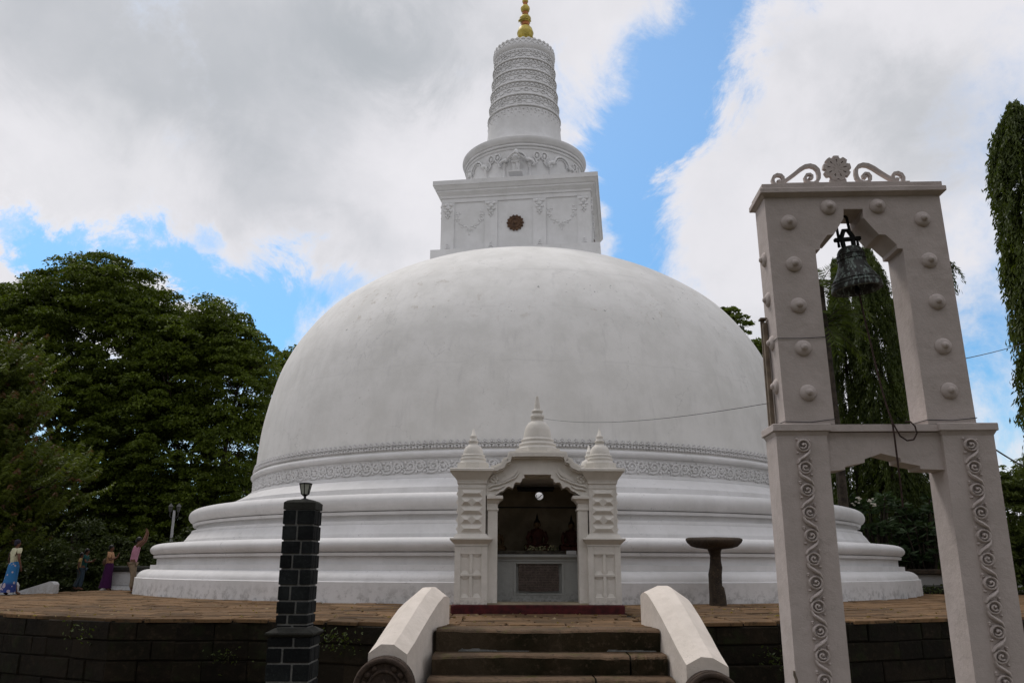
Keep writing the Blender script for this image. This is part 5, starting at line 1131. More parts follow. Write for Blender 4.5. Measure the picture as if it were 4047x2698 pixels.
# feathery tree in the left foreground: long plumes of tiny leaflets with reddish tips
def plume_tree(name, base, lobes, label, nbough, seed, mat):
    """boughs spring from the trunk and carry plumes: long tufts of hanging leaflets, the newest ones reddish"""
    rng = np.random.default_rng(seed); e = empty(name, base); tag(e, label, 'tree')
    b = np.array(base); L0 = np.array(lobes); pr = L0[:, 3] * L0[:, 5]; idx = rng.choice(len(L0), nbough, p=pr / pr.sum())
    C, ax, ln = [], [], []; tw_ = MB()
    for i in idx:
        l = L0[i]; d = rng.normal(size=3); d[1] = -abs(d[1]) * 0.8 + 0.2; d /= np.linalg.norm(d); tipp = l[:3] + d * l[3:6] * (1 - 0.5 * rng.random() ** 1.5)
        da = np.array([0.85 + rng.normal() * 0.15, -0.25 + rng.normal() * 0.3, 0.12 + rng.normal() * 0.22]); da /= np.linalg.norm(da); bl = rng.uniform(1.2, 2.2)
        tw_.tube([tuple(tipp - da * bl * 1.3 - b + [0, 0, -0.15]), tuple(tipp - da * bl * 0.5 - b), tuple(tipp - b)], [0.035, 0.025, 0.012], 4)
        for k in range(7):
            f = k / 6; p0 = tipp - da * bl * (1 - f); sd = (-1) ** k; u = da * 0.8 + np.array([0.1, -0.15, 0.42 - 0.30 * f]) + sd * np.array([0.0, 0.35, 0.16]) + rng.normal(size=3) * 0.14
            u /= np.linalg.norm(u); L_ = rng.uniform(0.85, 1.45); C.append(p0 + u * L_ * 0.5); ax.append(u); ln.append(L_)
    C = np.array(C); ax = np.array(ax); ln = np.array(ln); n = len(C); per = 74
    k = np.repeat(np.arange(n), per); t = np.tile(np.linspace(0, 1, per), n); m = len(k)
    A = C[k] + ax[k] * (ln[k] * (t - 0.5))[:, None] + np.stack([np.zeros(m), np.zeros(m), (0.5 * (t - 0.3) ** 2 - 0.06) * ln[k]], 1)
    h = np.cross(ax, [0, 0, 1.0]); h = unit(h); s_ = np.where(np.arange(m) % 2 == 0, 1.0, -1.0)
    side = h[k] * s_[:, None] + np.array([0, 0, -0.55]) + ax[k] * 0.35 + rng.normal(size=(m, 3)) * 0.22; side = unit(side)
    wd = 0.115 * np.sqrt(np.clip(1 - (2 * t - 1) ** 4, 0.08, 1)); P = A + side * wd[:, None] * 0.9
    tip = (t > 0.88) & (rng.random(n)[k] < 0.35)
    leaf_obj('crown', P[~tip] - b, side[~tip], 0.20, 0.060, mat, e, rng); leaf_obj('young_leaves', P[tip] - b, side[tip], 0.16, 0.055, L_YOUNG, e, rng)
    tw_.tube([(0, 0, -0.1), (0.1, 0, 2.5), (0.0, 0.1, 5.0), (0.2, 0, 8.5)], [0.32, 0.26, 0.2, 0.08], 10)
    for l in lobes:
        c = Vector(l[:3]) - Vector(base); s0 = Vector((0, 0, max(1.2, c.z - 1.8))); tw_.tube([tuple(s0), tuple(s0.lerp(c, 0.5) + Vector((0, 0, -0.15))), tuple(c + Vector((l[3] * 0.6, -0.3, 0.2)))], [0.10, 0.07, 0.02], 6)
    tw_.obj('trunk', M_BARK, e); return e
L_YOUNG = leaf_mat('reddish_young_leaf', (0.070, 0.050, 0.018), (0.11, 0.055, 0.030))
plume_tree('feathery_tree', (-20.6, 31.0, -1.3), [(-20.0, 30.5, 7.9, 2.1, 1.6, 1.5), (-18.9, 30.2, 6.6, 1.7, 1.6, 1.6), (-19.8, 30.2, 4.9, 2.6, 1.8, 1.8), (-17.6, 30, 3.6, 2.3, 1.6, 1.2), (-19.4, 30, 2.8, 3.0, 1.8, 1.6), (-18.8, 30, 1.5, 2.2, 1.6, 1.0), (-21.5, 30, 5, 2.5, 1.8, 4)],
           'feathery tree with long drooping reddish tipped plumes at the left edge', 270, 21, L_FEATH)

# mast trees: narrow columns of hanging leaves
def mast(name, x, y, z1, prof, label, seed, n=620, per=46, z0=-1.3, mat=L_MAST, leaf=(0.20, 0.045), group='narrow mast trees with hanging leaves'):
    rng = np.random.default_rng(seed); e = empty(name, (x, y, z0)); tag(e, label, 'tree', group)
    H = z1 - z0; u = rng.random(n) ** 0.92; zz = z0 + H * u; a = rng.uniform(0, 2 * pi, n)
    Rr = np.interp(zz, [p[0] for p in prof], [p[1] for p in prof]); ln = np.minimum(rng.uniform(0.45, 1.0, n), Rr * 1.1 + 0.15)
    k = np.repeat(np.arange(n), per); m = len(k); t = np.tile(np.linspace(0.05, 1, per), n)
    ro = Rr[k] * (0.25 + 0.85 * np.sqrt(t)) * rng.uniform(0.86, 1.06, n)[k]
    P = np.stack([ro * np.cos(a[k]), ro * np.sin(a[k]), zz[k] - z0 - ln[k] * (t ** 1.7) * 0.95 + 0.25 * (1 - t)], 1) + rng.normal(size=(m, 3)) * 0.055
    P[:, 2] = np.maximum(P[:, 2], 0.1)
    Dv = np.stack([np.cos(a[k]) * 0.35, np.sin(a[k]) * 0.35, -np.ones(m)], 1) + rng.normal(size=(m, 3)) * 0.35
    leaf_obj('crown', P, Dv, leaf[0], leaf[1], mat, e, rng, 0.1)
    t_ = MB(); t_.tube([(0, 0, -0.1), (0, 0, H * 0.5), (0.05, 0, H * 0.97)], [0.16, 0.11, 0.03], 8)
    for i in range(0, n, 10):
        t_.tube([(0, 0, float(zz[i] - z0)), (float(Rr[i] * 0.5 * cos(a[i])), float(Rr[i] * .5 * sin(a[i])), float(zz[i] - z0 + 0.12)), (float(Rr[i] * 0.9 * cos(a[i])), float(Rr[i] * .9 * sin(a[i])), float(zz[i] - z0 - 0.2))], [0.02, 0.014, 0.006], 4)
    t_.obj('trunk', M_BARK, e); return e
mast('mast_tree', 16.35, 24.0, 15.25, [(-1.3, 1.0), (3, 1.2), (6, 1.12), (8, 1.02), (11, 1.0), (13.5, 0.98), (14.6, 0.7), (15.3, 0.12)], 'tall narrow tree of hanging leaves at the right edge, in front of its neighbours', 31, n=1500, per=56, leaf=(0.20, 0.055))
mast('mast_tree', 18.0, 25.0, 15.9, [(-1.3, 1.0), (6, 1.0), (12, 0.9), (14.6, 0.8), (15.9, 0.1)], 'tall narrow tree of hanging leaves cut off by the right edge of the frame', 32, n=500, per=44)
mast('mast_tree', 16.24, 35.5, 14.84, [(-1.3, 1.2), (4, 1.3), (8, 1.0), (12.5, 0.82), (14.0, 0.68), (14.9, 0.12)], 'narrow hanging leaf tree seen through the bell opening, behind the bell', 33, n=1300, per=56)
mast('mast_tree', 15.37, 37.0, 14.8, [(-1.3, 1.2), (4, 1.3), (8, 1.1), (11, 0.95), (13.0, 0.45), (14.0, 0.12)], 'broader hanging leaf tree left of the bell, partly behind the tower pillar', 34, n=1400, per=56)
mast('mast_tree', 17.75, 36.5, 12.7, [(-1.3, 1.3), (4, 1.25), (7, 0.85), (10, 0.55), (11.6, 0.30), (12.2, 0.1)], 'shorter slender hanging leaf tree against the right inner side of the bell opening', 35, n=850, per=50)
mast('mast_tree', 18.75, 34.0, 13.8, [(-1.3, 0.2), (11.8, 0.15), (12.9, 0.35), (13.3, 0.95), (13.8, 0.25)], 'hanging leaf tree whose tuft shows just right of the upper tower', 36, n=480, per=40)
# palm behind the bell tower
def palm(name, base, top, label, seed, nf=20):
    rng = np.random.default_rng(seed); e = empty(name, base); tag(e, label, 'palm tree'); H = top - base[2]
    Ps, Ds = [], []
    st = MB()
    for f in range(nf):
        a = 2 * pi * f / nf + rng.uniform(-.2, .2); up = rng.uniform(-0.2, 1.1); ln = rng.uniform(1.6, 2.1)
        P = []; 
        for i in range(15):
            t = i / 14; rr_ = ln * t * cos(up * 0.7) ; z = ln * t * math.sin(up) - 0.9 * t * t * ln * 0.6; P.append(np.array([rr_ * cos(a), rr_ * sin(a), H + z]))
        st.tube([tuple(p) for p in P], [0.03 - 0.0018 * i for i in range(15)], 4)
        for i in range(2, 15):
            d = unit((P[i] - P[i - 1])[None])[0]; sd = np.cross(d, [0, 0, 1]); sd = sd / np.linalg.norm(sd)
            for s in (-1, 1):
                for h_ in range(3):
                    v = sd * s * 0.8 + d * 0.6 + np.array([0, 0, -0.25 + rng.normal() * 0.1]); L_ = 0.52 * (1 - 0.4 * abs(i / 14 - 0.4)); v = v / np.linalg.norm(v)
                    Ps.append(P[i] + d * 0.04 * h_ + v * L_ * 0.5); Ds.append(v)
    leaf_obj('fronds', np.array(Ps), np.array(Ds), 0.55, 0.035, L_MAST, e, rng, 0.0); st.obj('frond_ribs', M_BARK, e)
    MB().tube([(0, 0, -0.1), (0.1, 0, H * 0.5), (0, 0, H)], [0.2, 0.15, 0.13], 9).obj('trunk', M_BARK, e)
palm('palm_tree', (13.0, 33.0, -1.3), 12.3, 'palm with spiky fronds showing beside the left pillar through the bell opening', 41)
palm('palm_tree', (13.15, 33.6, -1.3), 10.7, 'lower palm with spiky fronds beside the left pillar, below the other palm', 42)

# shrubs right of the dome and the light tree at the right edge
def bush(name, base, lobes, label, n_clump, per, L, Wd, mat, seed, cat='bush', cr=0.4, group=None):
    rng = np.random.default_rng(seed); e = empty(name, base); tag(e, label, cat, group); b = np.array(base)
    lo = [tuple(np.array(l[:3]) - b) + tuple(l[3:]) for l in lobes]; P, Dv = crown_points(lo, n_clump, per, rng, cr, shell=0.7, down=-0.9); leaf_obj('foliage', P, Dv, L, Wd, mat, e, rng)
    st = MB(); rr = random.Random(seed)
    for l in lo: st.tube([(rr.uniform(-.2, .2), rr.uniform(-.2, .2), -0.05), (l[0] * 0.5, l[1] * 0.5, l[2] * 0.5), (l[0], l[1], l[2])], [0.06, 0.05, 0.02], 6)
    st.obj('stems', M_BARK, e); return e
def plumeria(name, base, tips, label, seed, flowers=()):
    rng = np.random.default_rng(seed); e = empty(name, base); tag(e, label, 'bush', 'frangipani bushes right of the stupa'); b = np.array(base); Ps, Ds = [], []; st = MB()
    for t in tips:
        c = np.array(t) - b; st.tube([(0, 0, 0), (c[0] * 0.4, c[1] * 0.4, c[2] * 0.55), tuple(c)], [0.07, 0.05, 0.025], 6)
        for k in range(20):
            a = rng.uniform(0, 2 * pi); v = np.array([cos(a), sin(a), rng.uniform(-0.25, 0.7)]); v /= np.linalg.norm(v); Ps.append(c + v * 0.24); Ds.append(v)
    leaf_obj('foliage', np.array(Ps), np.array(Ds), 0.42, 0.11, L_LEAFR, e, rng, 0.12); st.obj('stems', M_BARK, e)
    if flowers:
        f = MB()
        for t in flowers:
            c = np.array(t) - b
            for k in range(5): f.ball(tuple(c + rng.normal(size=3) * 0.07), (0.055, 0.055, 0.03), 6, 4)
        f.obj('blossoms', M_FLOWER, e)
L_LEAFR = leaf_mat('frangipani_leaf', (0.022, 0.040, 0.016), (0.040, 0.066, 0.026), trans=0.15)
rr = random.Random(5)
def tips(cx, cy, cz, rx, ry, rz, n): return [(cx + rr.uniform(-rx, rx), cy + rr.uniform(-ry, ry), cz + rr.uniform(-rz, rz)) for _ in range(n)]
plumeria('frangipani_bush', (14.3, 33.6, -1.3), tips(14.15, 33.4, 2.9, 0.8, 0.4, 0.75, 30), 'frangipani bush with small white flower clusters right behind the upper base ring', 51, flowers=[(13.75, 33.1, 3.55), (14.1, 33.1, 3.48), (14.25, 33.1, 3.32), (13.55, 33.1, 3.35)])
plumeria('frangipani_bush', (16.4, 33.8, -1.3), tips(16.0, 33.4, 2.3, 1.0, 0.5, 1.3, 42), 'dark frangipani bush with whorls of long leaves beside the right tower pillar', 52)
plumeria('frangipani_bush', (15.2, 33.9, -1.3), tips(15.0, 33.3, 1.5, 0.9, 0.4, 0.9, 30), 'low dark frangipani bush just right of the lower base ring', 53)
bush('light_green_tree', (18.4, 30.5, -1.3), [(18.4, 30.5, 2.6, 1.3, 1.0, 1.6), (17.9, 30.5, 3.7, 0.9, 0.8, 0.7), (19.0, 30.5, 3.9, 0.9, 0.8, 0.8), (18.1, 30.5, 1.0, 1.4, 0.9, 1.2), (19.5, 30.5, 1.5, 1.2, 1, 2)], 'small leaved light green tree between the right tower pillar and the frame edge', 430, 44, 0.16, 0.07, L_LIGHT, 55, cat='tree', cr=0.34)
# a scatter of dry leaves and petals on the terrace
rng = np.random.default_rng(88); n_ = 260
P_ = np.stack([rng.uniform(-12, 10, n_), rng.uniform(14.9, 19.5, n_), np.full(n_, 0.012)], 1); P_ = P_[[not (-1.3 < p[0] < 2.4 and p[1] > 16.2) for p in P_]]
P_ = np.vstack([P_, np.stack([rng.uniform(-1.0, 2.0, 26), rng.uniform(12.5, 16.2, 26), np.full(26, 0.012)], 1)])
L_DRY = leaf_mat('dry_leaf', (0.14, 0.085, 0.035), (0.26, 0.20, 0.10))
o_ = leaf_obj('leaf_litter', P_, np.stack([rng.normal(size=len(P_)), rng.normal(size=len(P_)), rng.normal(size=len(P_)) * 0.12], 1), 0.075, 0.04, L_DRY, None, rng); tag(o_, kind='stuff')
# small weeds on the wall
for i, (x, y, z, lb) in enumerate(((-2.75, 13.95, -0.28, 'small green weed growing from the wall left of the left balustrade'), (-4.7, 14.6, -0.6, 'tiny green weed low on the wall left of the block pillar'), (4.3, 14.15, -0.55, 'small green weed on the wall beside the left foot of the bell tower'), (-7.2, 14.7, -0.25, 'thin green weed near the top of the wall at the far left'))):
    rng = np.random.default_rng(60 + i); e = empty('wall_weed', (x, y, z)); tag(e, lb, 'weed', 'weeds on the terrace wall')
    n = 100 if i in (0, 2) else 45; P = rng.normal(size=(n, 3)) * np.array([0.17, 0.06, 0.10]) + np.array([0, -0.1, 0]); leaf_obj('foliage', P, rng.normal(size=(n, 3)) + np.array([0, -1, 0.2]), 0.065, 0.030, L_BUSH, e, rng)
    MB().tube([(0, 0.05, -0.1), (0.03, -0.05, 0.0), (0.1, -0.1, 0.08)], [0.008, 0.006, 0.004], 4).obj('stems', M_BARK, e)
# continuous dark undergrowth and the wood beyond: nobody could count it
def mass(name, boxes, seed, n, L, Wd, mat, cr=0.8):
    rng = np.random.default_rng(seed); P, Dv = crown_points(boxes, n, 40, rng, cr, shell=0.9, down=-0.9); P[:, 2] = np.maximum(P[:, 2], -1.25); o = leaf_obj(name, P, Dv, L, Wd, mat, None, rng); tag(o, kind='stuff'); return o
mass('undergrowth', [(-45 + 3.4 * i + rr.uniform(-.8, .8), 48.5 + rr.uniform(-1, 1), rr.uniform(1.2, 2.4), 2.8, 1.8, rr.uniform(3.0, 4.2)) for i in range(11)], 71, 2300, 0.30, 0.16, L_BUSH)
mass('undergrowth', [(-28 + 2.0 * i, 37.5 + rr.uniform(-1, 1), rr.uniform(-0.1, 0.8), 1.7, 1.2, rr.uniform(1.6, 2.6)) for i in range(8)], 72, 1500, 0.16, 0.08, L_BUSH, 0.5)
mass('undergrowth', [(10.5 + 2.0 * i, 38.5 + rr.uniform(-1, 1), rr.uniform(0.5, 1.6), 1.9, 1.4, rr.uniform(2.4, 3.8)) for i in range(9)], 73, 950, 0.26, 0.13, L_BUSH, 0.6)
far = [(150 * math.sin(a), 150 * math.cos(a), 2.0 + rr.uniform(-1, 1.5), 14, 8, rr.uniform(6, 9)) for a in [R(-175 + 7 * i) for i in range(51)]]
mass('far_wood', far, 74, 1900, 1.7, 1.1, L_BUSH, 3.0)
# unseen trees added behind the viewpoint to darken the near fronts
grove = [(-9, -9, 8.5, 5.5, 4.5, 4.5), (-1, -12, 9.5, 6, 4.5, 5), (8, -9, 8.5, 5.5, 4.5, 4.5), (-15, -2, 8, 4.5, 5, 4.5), (15, -3, 8, 4.5, 5, 4.5)]
lbs = ['added shade tree behind the viewpoint, left of centre', 'added shade tree directly behind the viewpoint', 'added shade tree behind the viewpoint, right of centre', 'added shade tree beside the viewpoint on the far left', 'added shade tree beside the viewpoint on the far right']
for g_, lb in zip(grove, lbs):
    x, y, z, a, b_, c = g_; tree('unseen_shade_tree', (x, y, -1.3), [(x, y, z, a, b_, c), (x + 2, y + 1, z - 2.5, a * 0.7, b_ * 0.7, c * 0.6), (x - 2, y - 1, z - 2, a * 0.7, b_ * 0.7, c * 0.6)], lb, n_clump=230, per=26, L=0.75, Wd=0.45, seed=int(90 + x), cr=1.1, group='unseen shade trees added behind the viewpoint')

# ================================================================ THINGS ON THE TERRACE, LEFT
al = empty('side_altar', (-14.25, 32.4, 0)); tag(al, 'white block altar with a dark stone top at the left foot of the stupa', 'altar')
m = MB(); m.cbox(-0.72, 1.3, -0.35, 0.35, 0.16, 0.66, 0.01); m.frustum((-0.98, 1.4, -0.55, 0.55), (-0.80, 1.35, -0.42, 0.42), 0.0, 0.15); m.obj('altar_body', M_ALT, al)
m = MB(); m.cbox(-0.88, 1.4, -0.48, 0.48, 0.665, 0.87, 0.05); m.obj('altar_top', M_SLATE, al)
for (x, y, sx, lb, pts) in ((-15.4, 28.0, 1, 'white sloping stair parapet at the far left behind the woman in the blue skirt', [(-0.62, -0.02), (0.62, -0.02), (0.62, 0.28), (0.56, 0.35), (0.46, 0.37), (-0.62, 0.03)]),
                          (-16.62, 28.0, 1, 'white sloping stair parapet cut by the left edge of the frame', [(-0.9, -0.3), (0.54, -0.3), (0.54, 0.25), (0.48, 0.34), (0.36, 0.37), (-0.9, 0.02)])):
    m = MB(); m.prism(pts, -0.17, 0.17); tag(m.obj('stair_parapet', M_ALT, None, (x, y, 0)), lb, 'parapet', 'parapets of the far left stair')
lp_ = empty('lamp_post', (-16.02, 40.0, -1.3)); tag(lp_, 'white lamp post with two hanging lanterns in front of the dark trees', 'lamp post')
MB().tube([(0, 0, 0), (0, 0, 4.72)], [0.075, 0.06], 10).obj('post', M_ALT, lp_)
M_LAMPG = simple('grey_lamp_metal', (0.10, 0.10, 0.095), 0.5, 0.1)
for s in (-1, 1):
    m = MB(); m.tube([(0, 0, 4.45), (s * 0.12, 0, 4.38), (s * 0.2, 0, 4.46), (s * 0.19, 0, 4.62)], 0.018, 5); m.obj('bracket', M_LAMPG, lp_)
    m = MB(); m.lathe([(0.03, 0), (0.06, 0.05), (0.115, 0.26), (0.135, 0.27), (0.09, 0.34), (0.03, 0.40), (0.0, 0.45)], 6, smooth=False); m.obj('lantern_head', M_LAMPG, lp_, (s * 0.19, 0, 4.62))
# right side altar and stones
ra = empty('low_shrine_wall', (15.9, 32.6, 0)); tag(ra, 'low whitewashed altar with a brown slab top behind the right end of the stupa', 'altar')
MB().cbox(-0.65, 1.4, -0.3, 0.4, -0.02, 0.63, 0.01).obj('altar_body', M_ALT, ra); MB().cbox(-0.98, 1.5, -0.5, 0.5, 0.635, 0.82, 0.03).obj('altar_top', M_TABLE, ra)
m = MB(); m.cbox(-0.9, 0.9, -0.3, 0.3, 0.0, 0.30, 0.05); tag(m.obj('stone_kerb', M_SLATE, None, (15.3, 29.9, 0.0)), 'dark low stone block with weeds at the right end of the stupa base', 'stone')
rng = np.random.default_rng(77); e = empty('kerb_weed', (14.3, 29.5, 0)); tag(e, 'small dark weed before the stone block at the right end of the stupa', 'weed'); P = rng.normal(size=(160, 3)) * np.array([0.5, 0.08, 0.07]) + np.array([0.2, 0, 0.13]); leaf_obj('foliage', P, rng.normal(size=(160, 3)), 0.11, 0.06, L_BUSH, e, rng)
MB().tube([(0, 0, 0), (0.1, 0, 0.1)], 0.01, 4).obj('stems', M_BARK, e)
m = MB(); m.cbox(-0.35, 1.5, -0.2, 0.2, 0.0, 0.24, 0.05); tag(m.obj('whitewashed_kerb', M_ALT, None, (19.1, 32.0, 0.0)), 'low weathered white kerb at the right edge of the terrace', 'kerb')

# ================================================================ PEOPLE
def skin(name, J, E, mat, parent, root=0, sub=2):
    me = bpy.data.meshes.new(name); me.from_pydata([tuple(j[0]) for j in J], E, []); me.materials.append(mat)
    o = link(name, me, parent)
    md = o.modifiers.new('skin', 'SKIN'); md.use_smooth_shade = True
    lay = me.skin_vertices[0] if me.skin_vertices else None
    if lay is None:
        bpy.context.view_layer.objects.active = o; o.select_set(True); lay = me.skin_vertices[0]
    for i, j in enumerate(J):
        r = j[1]; lay.data[i].radius = r if isinstance(r, tuple) else (r, r); lay.data[i].use_root = (i == root)
    ss = o.modifiers.new('subdivide', 'SUBSURF'); ss.levels = sub; ss.render_levels = sub; return o
M_SKIN = simple('brown_skin', (0.115, 0.052, 0.030), 0.6, 0.05, 6); M_HAIR = simple('black_hair', (0.008, 0.007, 0.007), 0.5, 0.1)
def cloth(name, c, var=0.08): return simple(name, c, 0.9, var, 14, bmp=0.3)
def person(label, loc, rz, s, arms, legs, shirt, lower, cap=None, lean=0.0, skirt=False, sleeve=0.6, group=None, extra=None):
    e = empty('person', loc, rz); tag(e, label, 'person'); e.scale = (s, s, s)
    lx = lambda z: lean * max(0.0, z - 0.9)
    V = lambda x, y, z: Vector((x + lx(z), y, z))
    J = []; E = []
    def add(p, r, par=None):
        J.append((p, r)); 
        if par is not None: E.append((par, len(J) - 1))
        return len(J) - 1
    pel = add(V(0, 0, 0.93), (0.13, 0.10)); sp = add(V(0, 0, 1.08), (0.115, 0.09), pel); ch = add(V(0.0, 0, 1.27), (0.13, 0.10), sp); nb = add(V(0.0, 0, 1.41), (0.07, 0.06), ch)
    nk = add(V(0.01, 0, 1.47), 0.045, nb); jw = add(V(0.025, 0, 1.53), (0.058, 0.065), nk); hd = add(V(0.02, 0, 1.60), (0.072, 0.085), jw); tp = add(V(0.01, 0, 1.665), (0.055, 0.065), hd)
    add(V(0.105, 0, 1.575), 0.013, jw)                      # nose
    for k, (sh, el, wr, hand) in enumerate(arms):
        y = 1 if k == 0 else -1
        a = add(V(0.0, y * 0.15, 1.38), 0.052, ch); b = add(V(*el), 0.040, a); c = add(V(*wr), 0.027, b); hv = (Vector(hand) - Vector(wr)); hv.normalize()
        side = hv.cross(Vector((1, 0.1, 0))) ; side = side.normalized() if side.length > 0.1 else Vector((0, 0, 1))
        pm_ = add(V(*(Vector(wr) + hv * 0.06)), (0.032, 0.018), c)
        for q in range(4):
            off = side * (q - 1.5) * 0.019; ln = (0.06, 0.072, 0.067, 0.052)[q]
            f1 = add(V(*(Vector(wr) + hv * 0.105 + off)), 0.009, pm_); add(V(*(Vector(wr) + hv * (0.105 + ln) + off + Vector((0.006, 0, 0)))), 0.0075, f1)
        th = add(V(*(Vector(wr) + hv * 0.05 - side * 0.035)), 0.010, pm_); add(V(*(Vector(wr) + hv * 0.085 - side * 0.048)), 0.008, th)
    ft = []
    for k, (kn, an, toe) in enumerate(legs):
        y = 1 if k == 0 else -1
        a = add((0.0, y * 0.085, 0.86), 0.085, pel); b = add(kn, 0.058, a); c = add(an, 0.038, b); d = add(((an[0] + toe[0]) / 2, toe[1], 0.045), (0.038, 0.03), c); add(toe, (0.036, 0.022), d)
    skin('body', J, E, M_SKIN, e)
    m = MB(); m.ball(tuple(V(-0.005, 0, 1.625)), (0.095, 0.085, 0.09), 12, 8); m.ball(tuple(V(-0.055, 0, 1.56)), (0.05, 0.065, 0.065), 10, 6); m.obj('hair', M_HAIR if cap is None else cap, e)
    m = MB()
    for y in (-1, 1): m.ball(tuple(V(0.088, y * 0.03, 1.60)), (0.008, 0.011, 0.008), 6, 4)
    m.obj('eyes', M_HAIR, e)
    # shirt with sleeves
    J2 = [((0, 0, 0.86), (0.150, 0.128)), (V(0, 0, 1.06), (0.142, 0.115)), (V(0.0, 0, 1.26), (0.16, 0.122)), (V(0, 0, 1.385), (0.10, 0.075)), (V(0, 0, 1.44), (0.062, 0.058))]; E2 = [(0, 1), (1, 2), (2, 3), (3, 4)]
    for k, (sh, el, wr, hand) in enumerate(arms):
        y = 1 if k == 0 else -1; J2.append((V(0, y * 0.155, 1.385), 0.070)); i0 = len(J2) - 1; E2.append((2, i0)); p = Vector((0, y * 0.155, 1.385)).lerp(Vector(el), sleeve); J2.append((V(*p), 0.062)); E2.append((i0, i0 + 1))
    skin('shirt', J2, E2, shirt, e)
    if skirt:
        n = 22; vs = []; rings = [(1.02, 0.135, 0.125), (0.92, 0.18, 0.16), (0.7, 0.19, 0.175), (0.45, 0.20, 0.20), (0.22, 0.23, 0.225), (0.08, 0.25, 0.24)]
        for z, rx, ry in rings:
            for k in range(n):
                a = 2 * pi * k / n; w_ = 1 + 0.05 * math.sin(7 * a) * (1 - z); vs.append((rx * w_ * cos(a) * 0.9 + skirt * (0.95 - z), ry * w_ * sin(a), z))
        fs = [(j * n + (k + 1) % n, j * n + k, (j + 1) * n + k, (j + 1) * n + (k + 1) % n) for j in range(len(rings) - 1) for k in range(n)]
        m = MB(); m.add(vs, fs, True); m.obj('skirt', lower, e)
    else:
        J3 = [((0, 0, 0.92), (0.135, 0.105))]; E3 = []
        for k, (kn, an, toe) in enumerate(legs):
            y = 1 if k == 0 else -1; i = len(J3); J3 += [((0, y * 0.085, 0.84), 0.105), (kn, 0.080), ((an[0], an[1], 0.10), 0.066)]; E3 += [(0, i), (i, i + 1), (i + 1, i + 2)]
        skin('trousers', J3, E3, lower, e)
    if extra: extra(e)
    return e
def stand(dx=0.0, w=0.09): return [((0.01, w, 0.48), (0.0 - dx, w + 0.01, 0.075), (0.13 - dx, w + 0.03, 0.03)), ((0.03, -w, 0.48), (0.02 + dx, -w - 0.01, 0.075), (0.15 + dx, -w - 0.03, 0.03))]
def arm(y, el, wr, hd): return ((0, y * 0.15, 1.38), el, wr, hd)
PRAY = [arm(1, (0.06, 0.22, 1.12), (0.26, 0.045, 1.24), (0.30, 0.02, 1.36)), arm(-1, (0.06, -0.22, 1.12), (0.26, -0.045, 1.24), (0.30, -0.02, 1.36))]
UP = [arm(1, (0.16, 0.19, 1.60), (0.20, 0.08, 1.82), (0.16, 0.03, 1.93)), arm(-1, (0.19, -0.17, 1.58), (0.19, -0.06, 1.84), (0.13, -0.02, 1.95))]
DOWN = [arm(1, (-0.05, 0.24, 1.12), (0.02, 0.26, 0.88), (0.06, 0.26, 0.76)), arm(-1, (-0.03, -0.24, 1.12), (0.05, -0.27, 0.88), (0.08, -0.27, 0.76))]
m_, q, b = new_mat('blue_floral_cloth'); p = coords(q); vo = q.n('ShaderNodeTexVoronoi'); q.put(vo.inputs['Vector'], p); vo.inputs['Scale'].default_value = 7.0
sz = q.n('ShaderNodeSeparateXYZ'); q.put(sz.inputs[0], p); lowb = q.m('SUBTRACT', 1.0, q.ramp(sz.outputs[2], 0.30, 0.42)); thr = q.m('ADD', 0.20, q.m('MULTIPLY', lowb, 0.22))
fl = q.m('LESS_THAN', vo.outputs['Distance'], thr)
base_ = q.mix(lowb, (0.010, 0.12, 0.30), (0.012, 0.03, 0.16)); q.put(b.inputs['Base Color'], q.mix(q.m('MULTIPLY', fl, 0.75), base_, (0.50, 0.40, 0.40))); b.inputs['Roughness'].default_value = 0.8
M_FLORAL = m_
def strap(e):
    m = MB(); m.tube([(-0.14, 0.06, 1.02), (-0.155, 0.13, 1.25), (-0.07, 0.15, 1.40), (0.05, 0.13, 1.40)], 0.012, 5); m.obj('bag_strap', M_IRON, e)
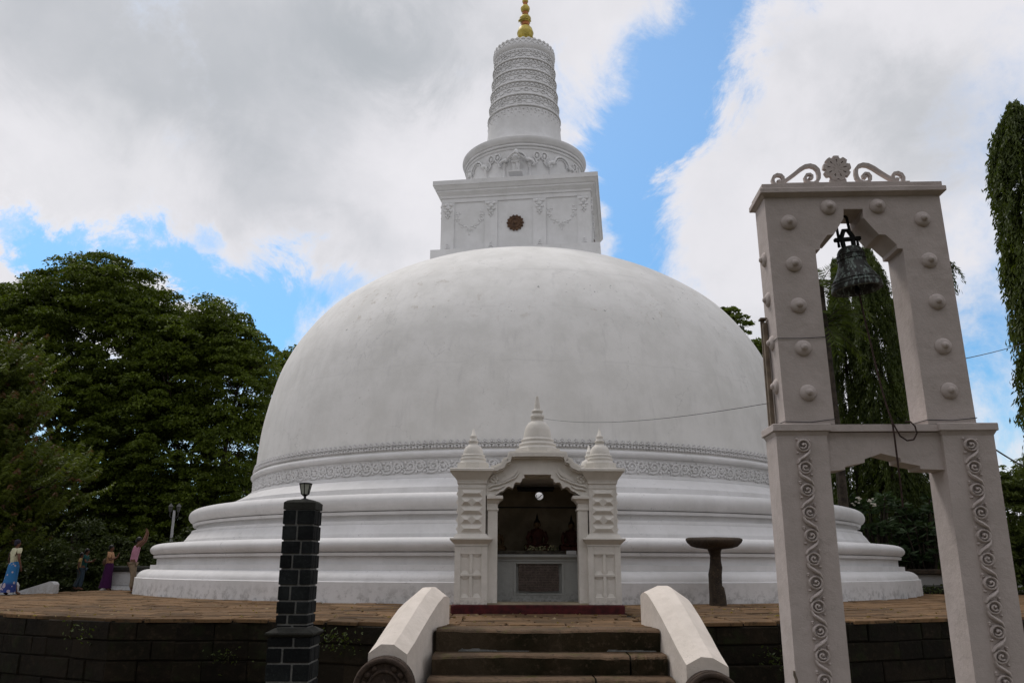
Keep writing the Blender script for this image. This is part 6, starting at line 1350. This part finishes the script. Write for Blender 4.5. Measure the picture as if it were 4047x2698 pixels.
person('person in a cream blouse and blue flowered skirt walking away at the far left', (-15.62, 26.9, -0.02), R(62), 0.985, DOWN, stand(0.12), cloth('cream_blouse', (0.52, 0.50, 0.34)), M_FLORAL, cap=cloth('dark_knit_cap', (0.02, 0.018, 0.03)), skirt=-0.10, sleeve=0.55, extra=strap)
person('person in a dark green shirt and jeans with hands together, third from the left', (-15.98, 32.0, 0.0), R(8), 0.875, [arm(1, (0.10, 0.21, 1.14), (0.30, 0.10, 1.16), (0.36, 0.05, 1.22)), arm(-1, (0.10, -0.21, 1.14), (0.30, -0.10, 1.16), (0.36, -0.05, 1.22))], [((-0.08, 0.09, 0.48), (-0.26, 0.09, 0.075), (-0.14, 0.10, 0.03)), ((0.04, -0.09, 0.48), (0.0, -0.10, 0.075), (0.13, -0.12, 0.03))], cloth('dark_green_shirt', (0.010, 0.062, 0.058)), cloth('blue_jeans', (0.035, 0.055, 0.075)), lean=0.10)
person('person in a yellow top and pale jeans half hidden behind the green shirted one', (-16.55, 32.9, 0.0), R(12), 0.80, DOWN, [((-0.05, 0.09, 0.48), (-0.22, 0.09, 0.075), (-0.10, 0.10, 0.03)), ((0.05, -0.09, 0.48), (0.03, -0.10, 0.075), (0.15, -0.12, 0.03))], cloth('yellow_top', (0.42, 0.30, 0.12)), cloth('pale_jeans', (0.06, 0.075, 0.085)))
def hipbag(e):
    m = MB(); m.ball((-0.18, 0.02, 1.05), (0.11, 0.09, 0.15), 10, 7); m.obj('shoulder_bag', cloth('brown_bag', (0.10, 0.06, 0.035)), e)
person('person in a peach top and purple skirt praying beside the white altar', (-14.88, 31.7, 0.0), R(5), 0.95, PRAY, stand(), cloth('peach_top', (0.42, 0.24, 0.13)), cloth('purple_skirt', (0.045, 0.006, 0.05)), skirt=-0.08, sleeve=0.75, extra=hipbag)
person('person in a pink sleeveless top and khaki trousers leaning on the stupa with raised arms', (-13.36, 30.2, 0.0), R(6), 1.09, UP, [((0.06, 0.05, 0.48), (0.03, 0.05, 0.075), (0.16, 0.05, 0.03)), ((0.07, -0.05, 0.48), (0.05, -0.06, 0.075), (0.18, -0.06, 0.03))], cloth('pink_top', (0.46, 0.22, 0.30)), cloth('khaki_trousers', (0.22, 0.165, 0.11)), lean=0.16, sleeve=0.12)
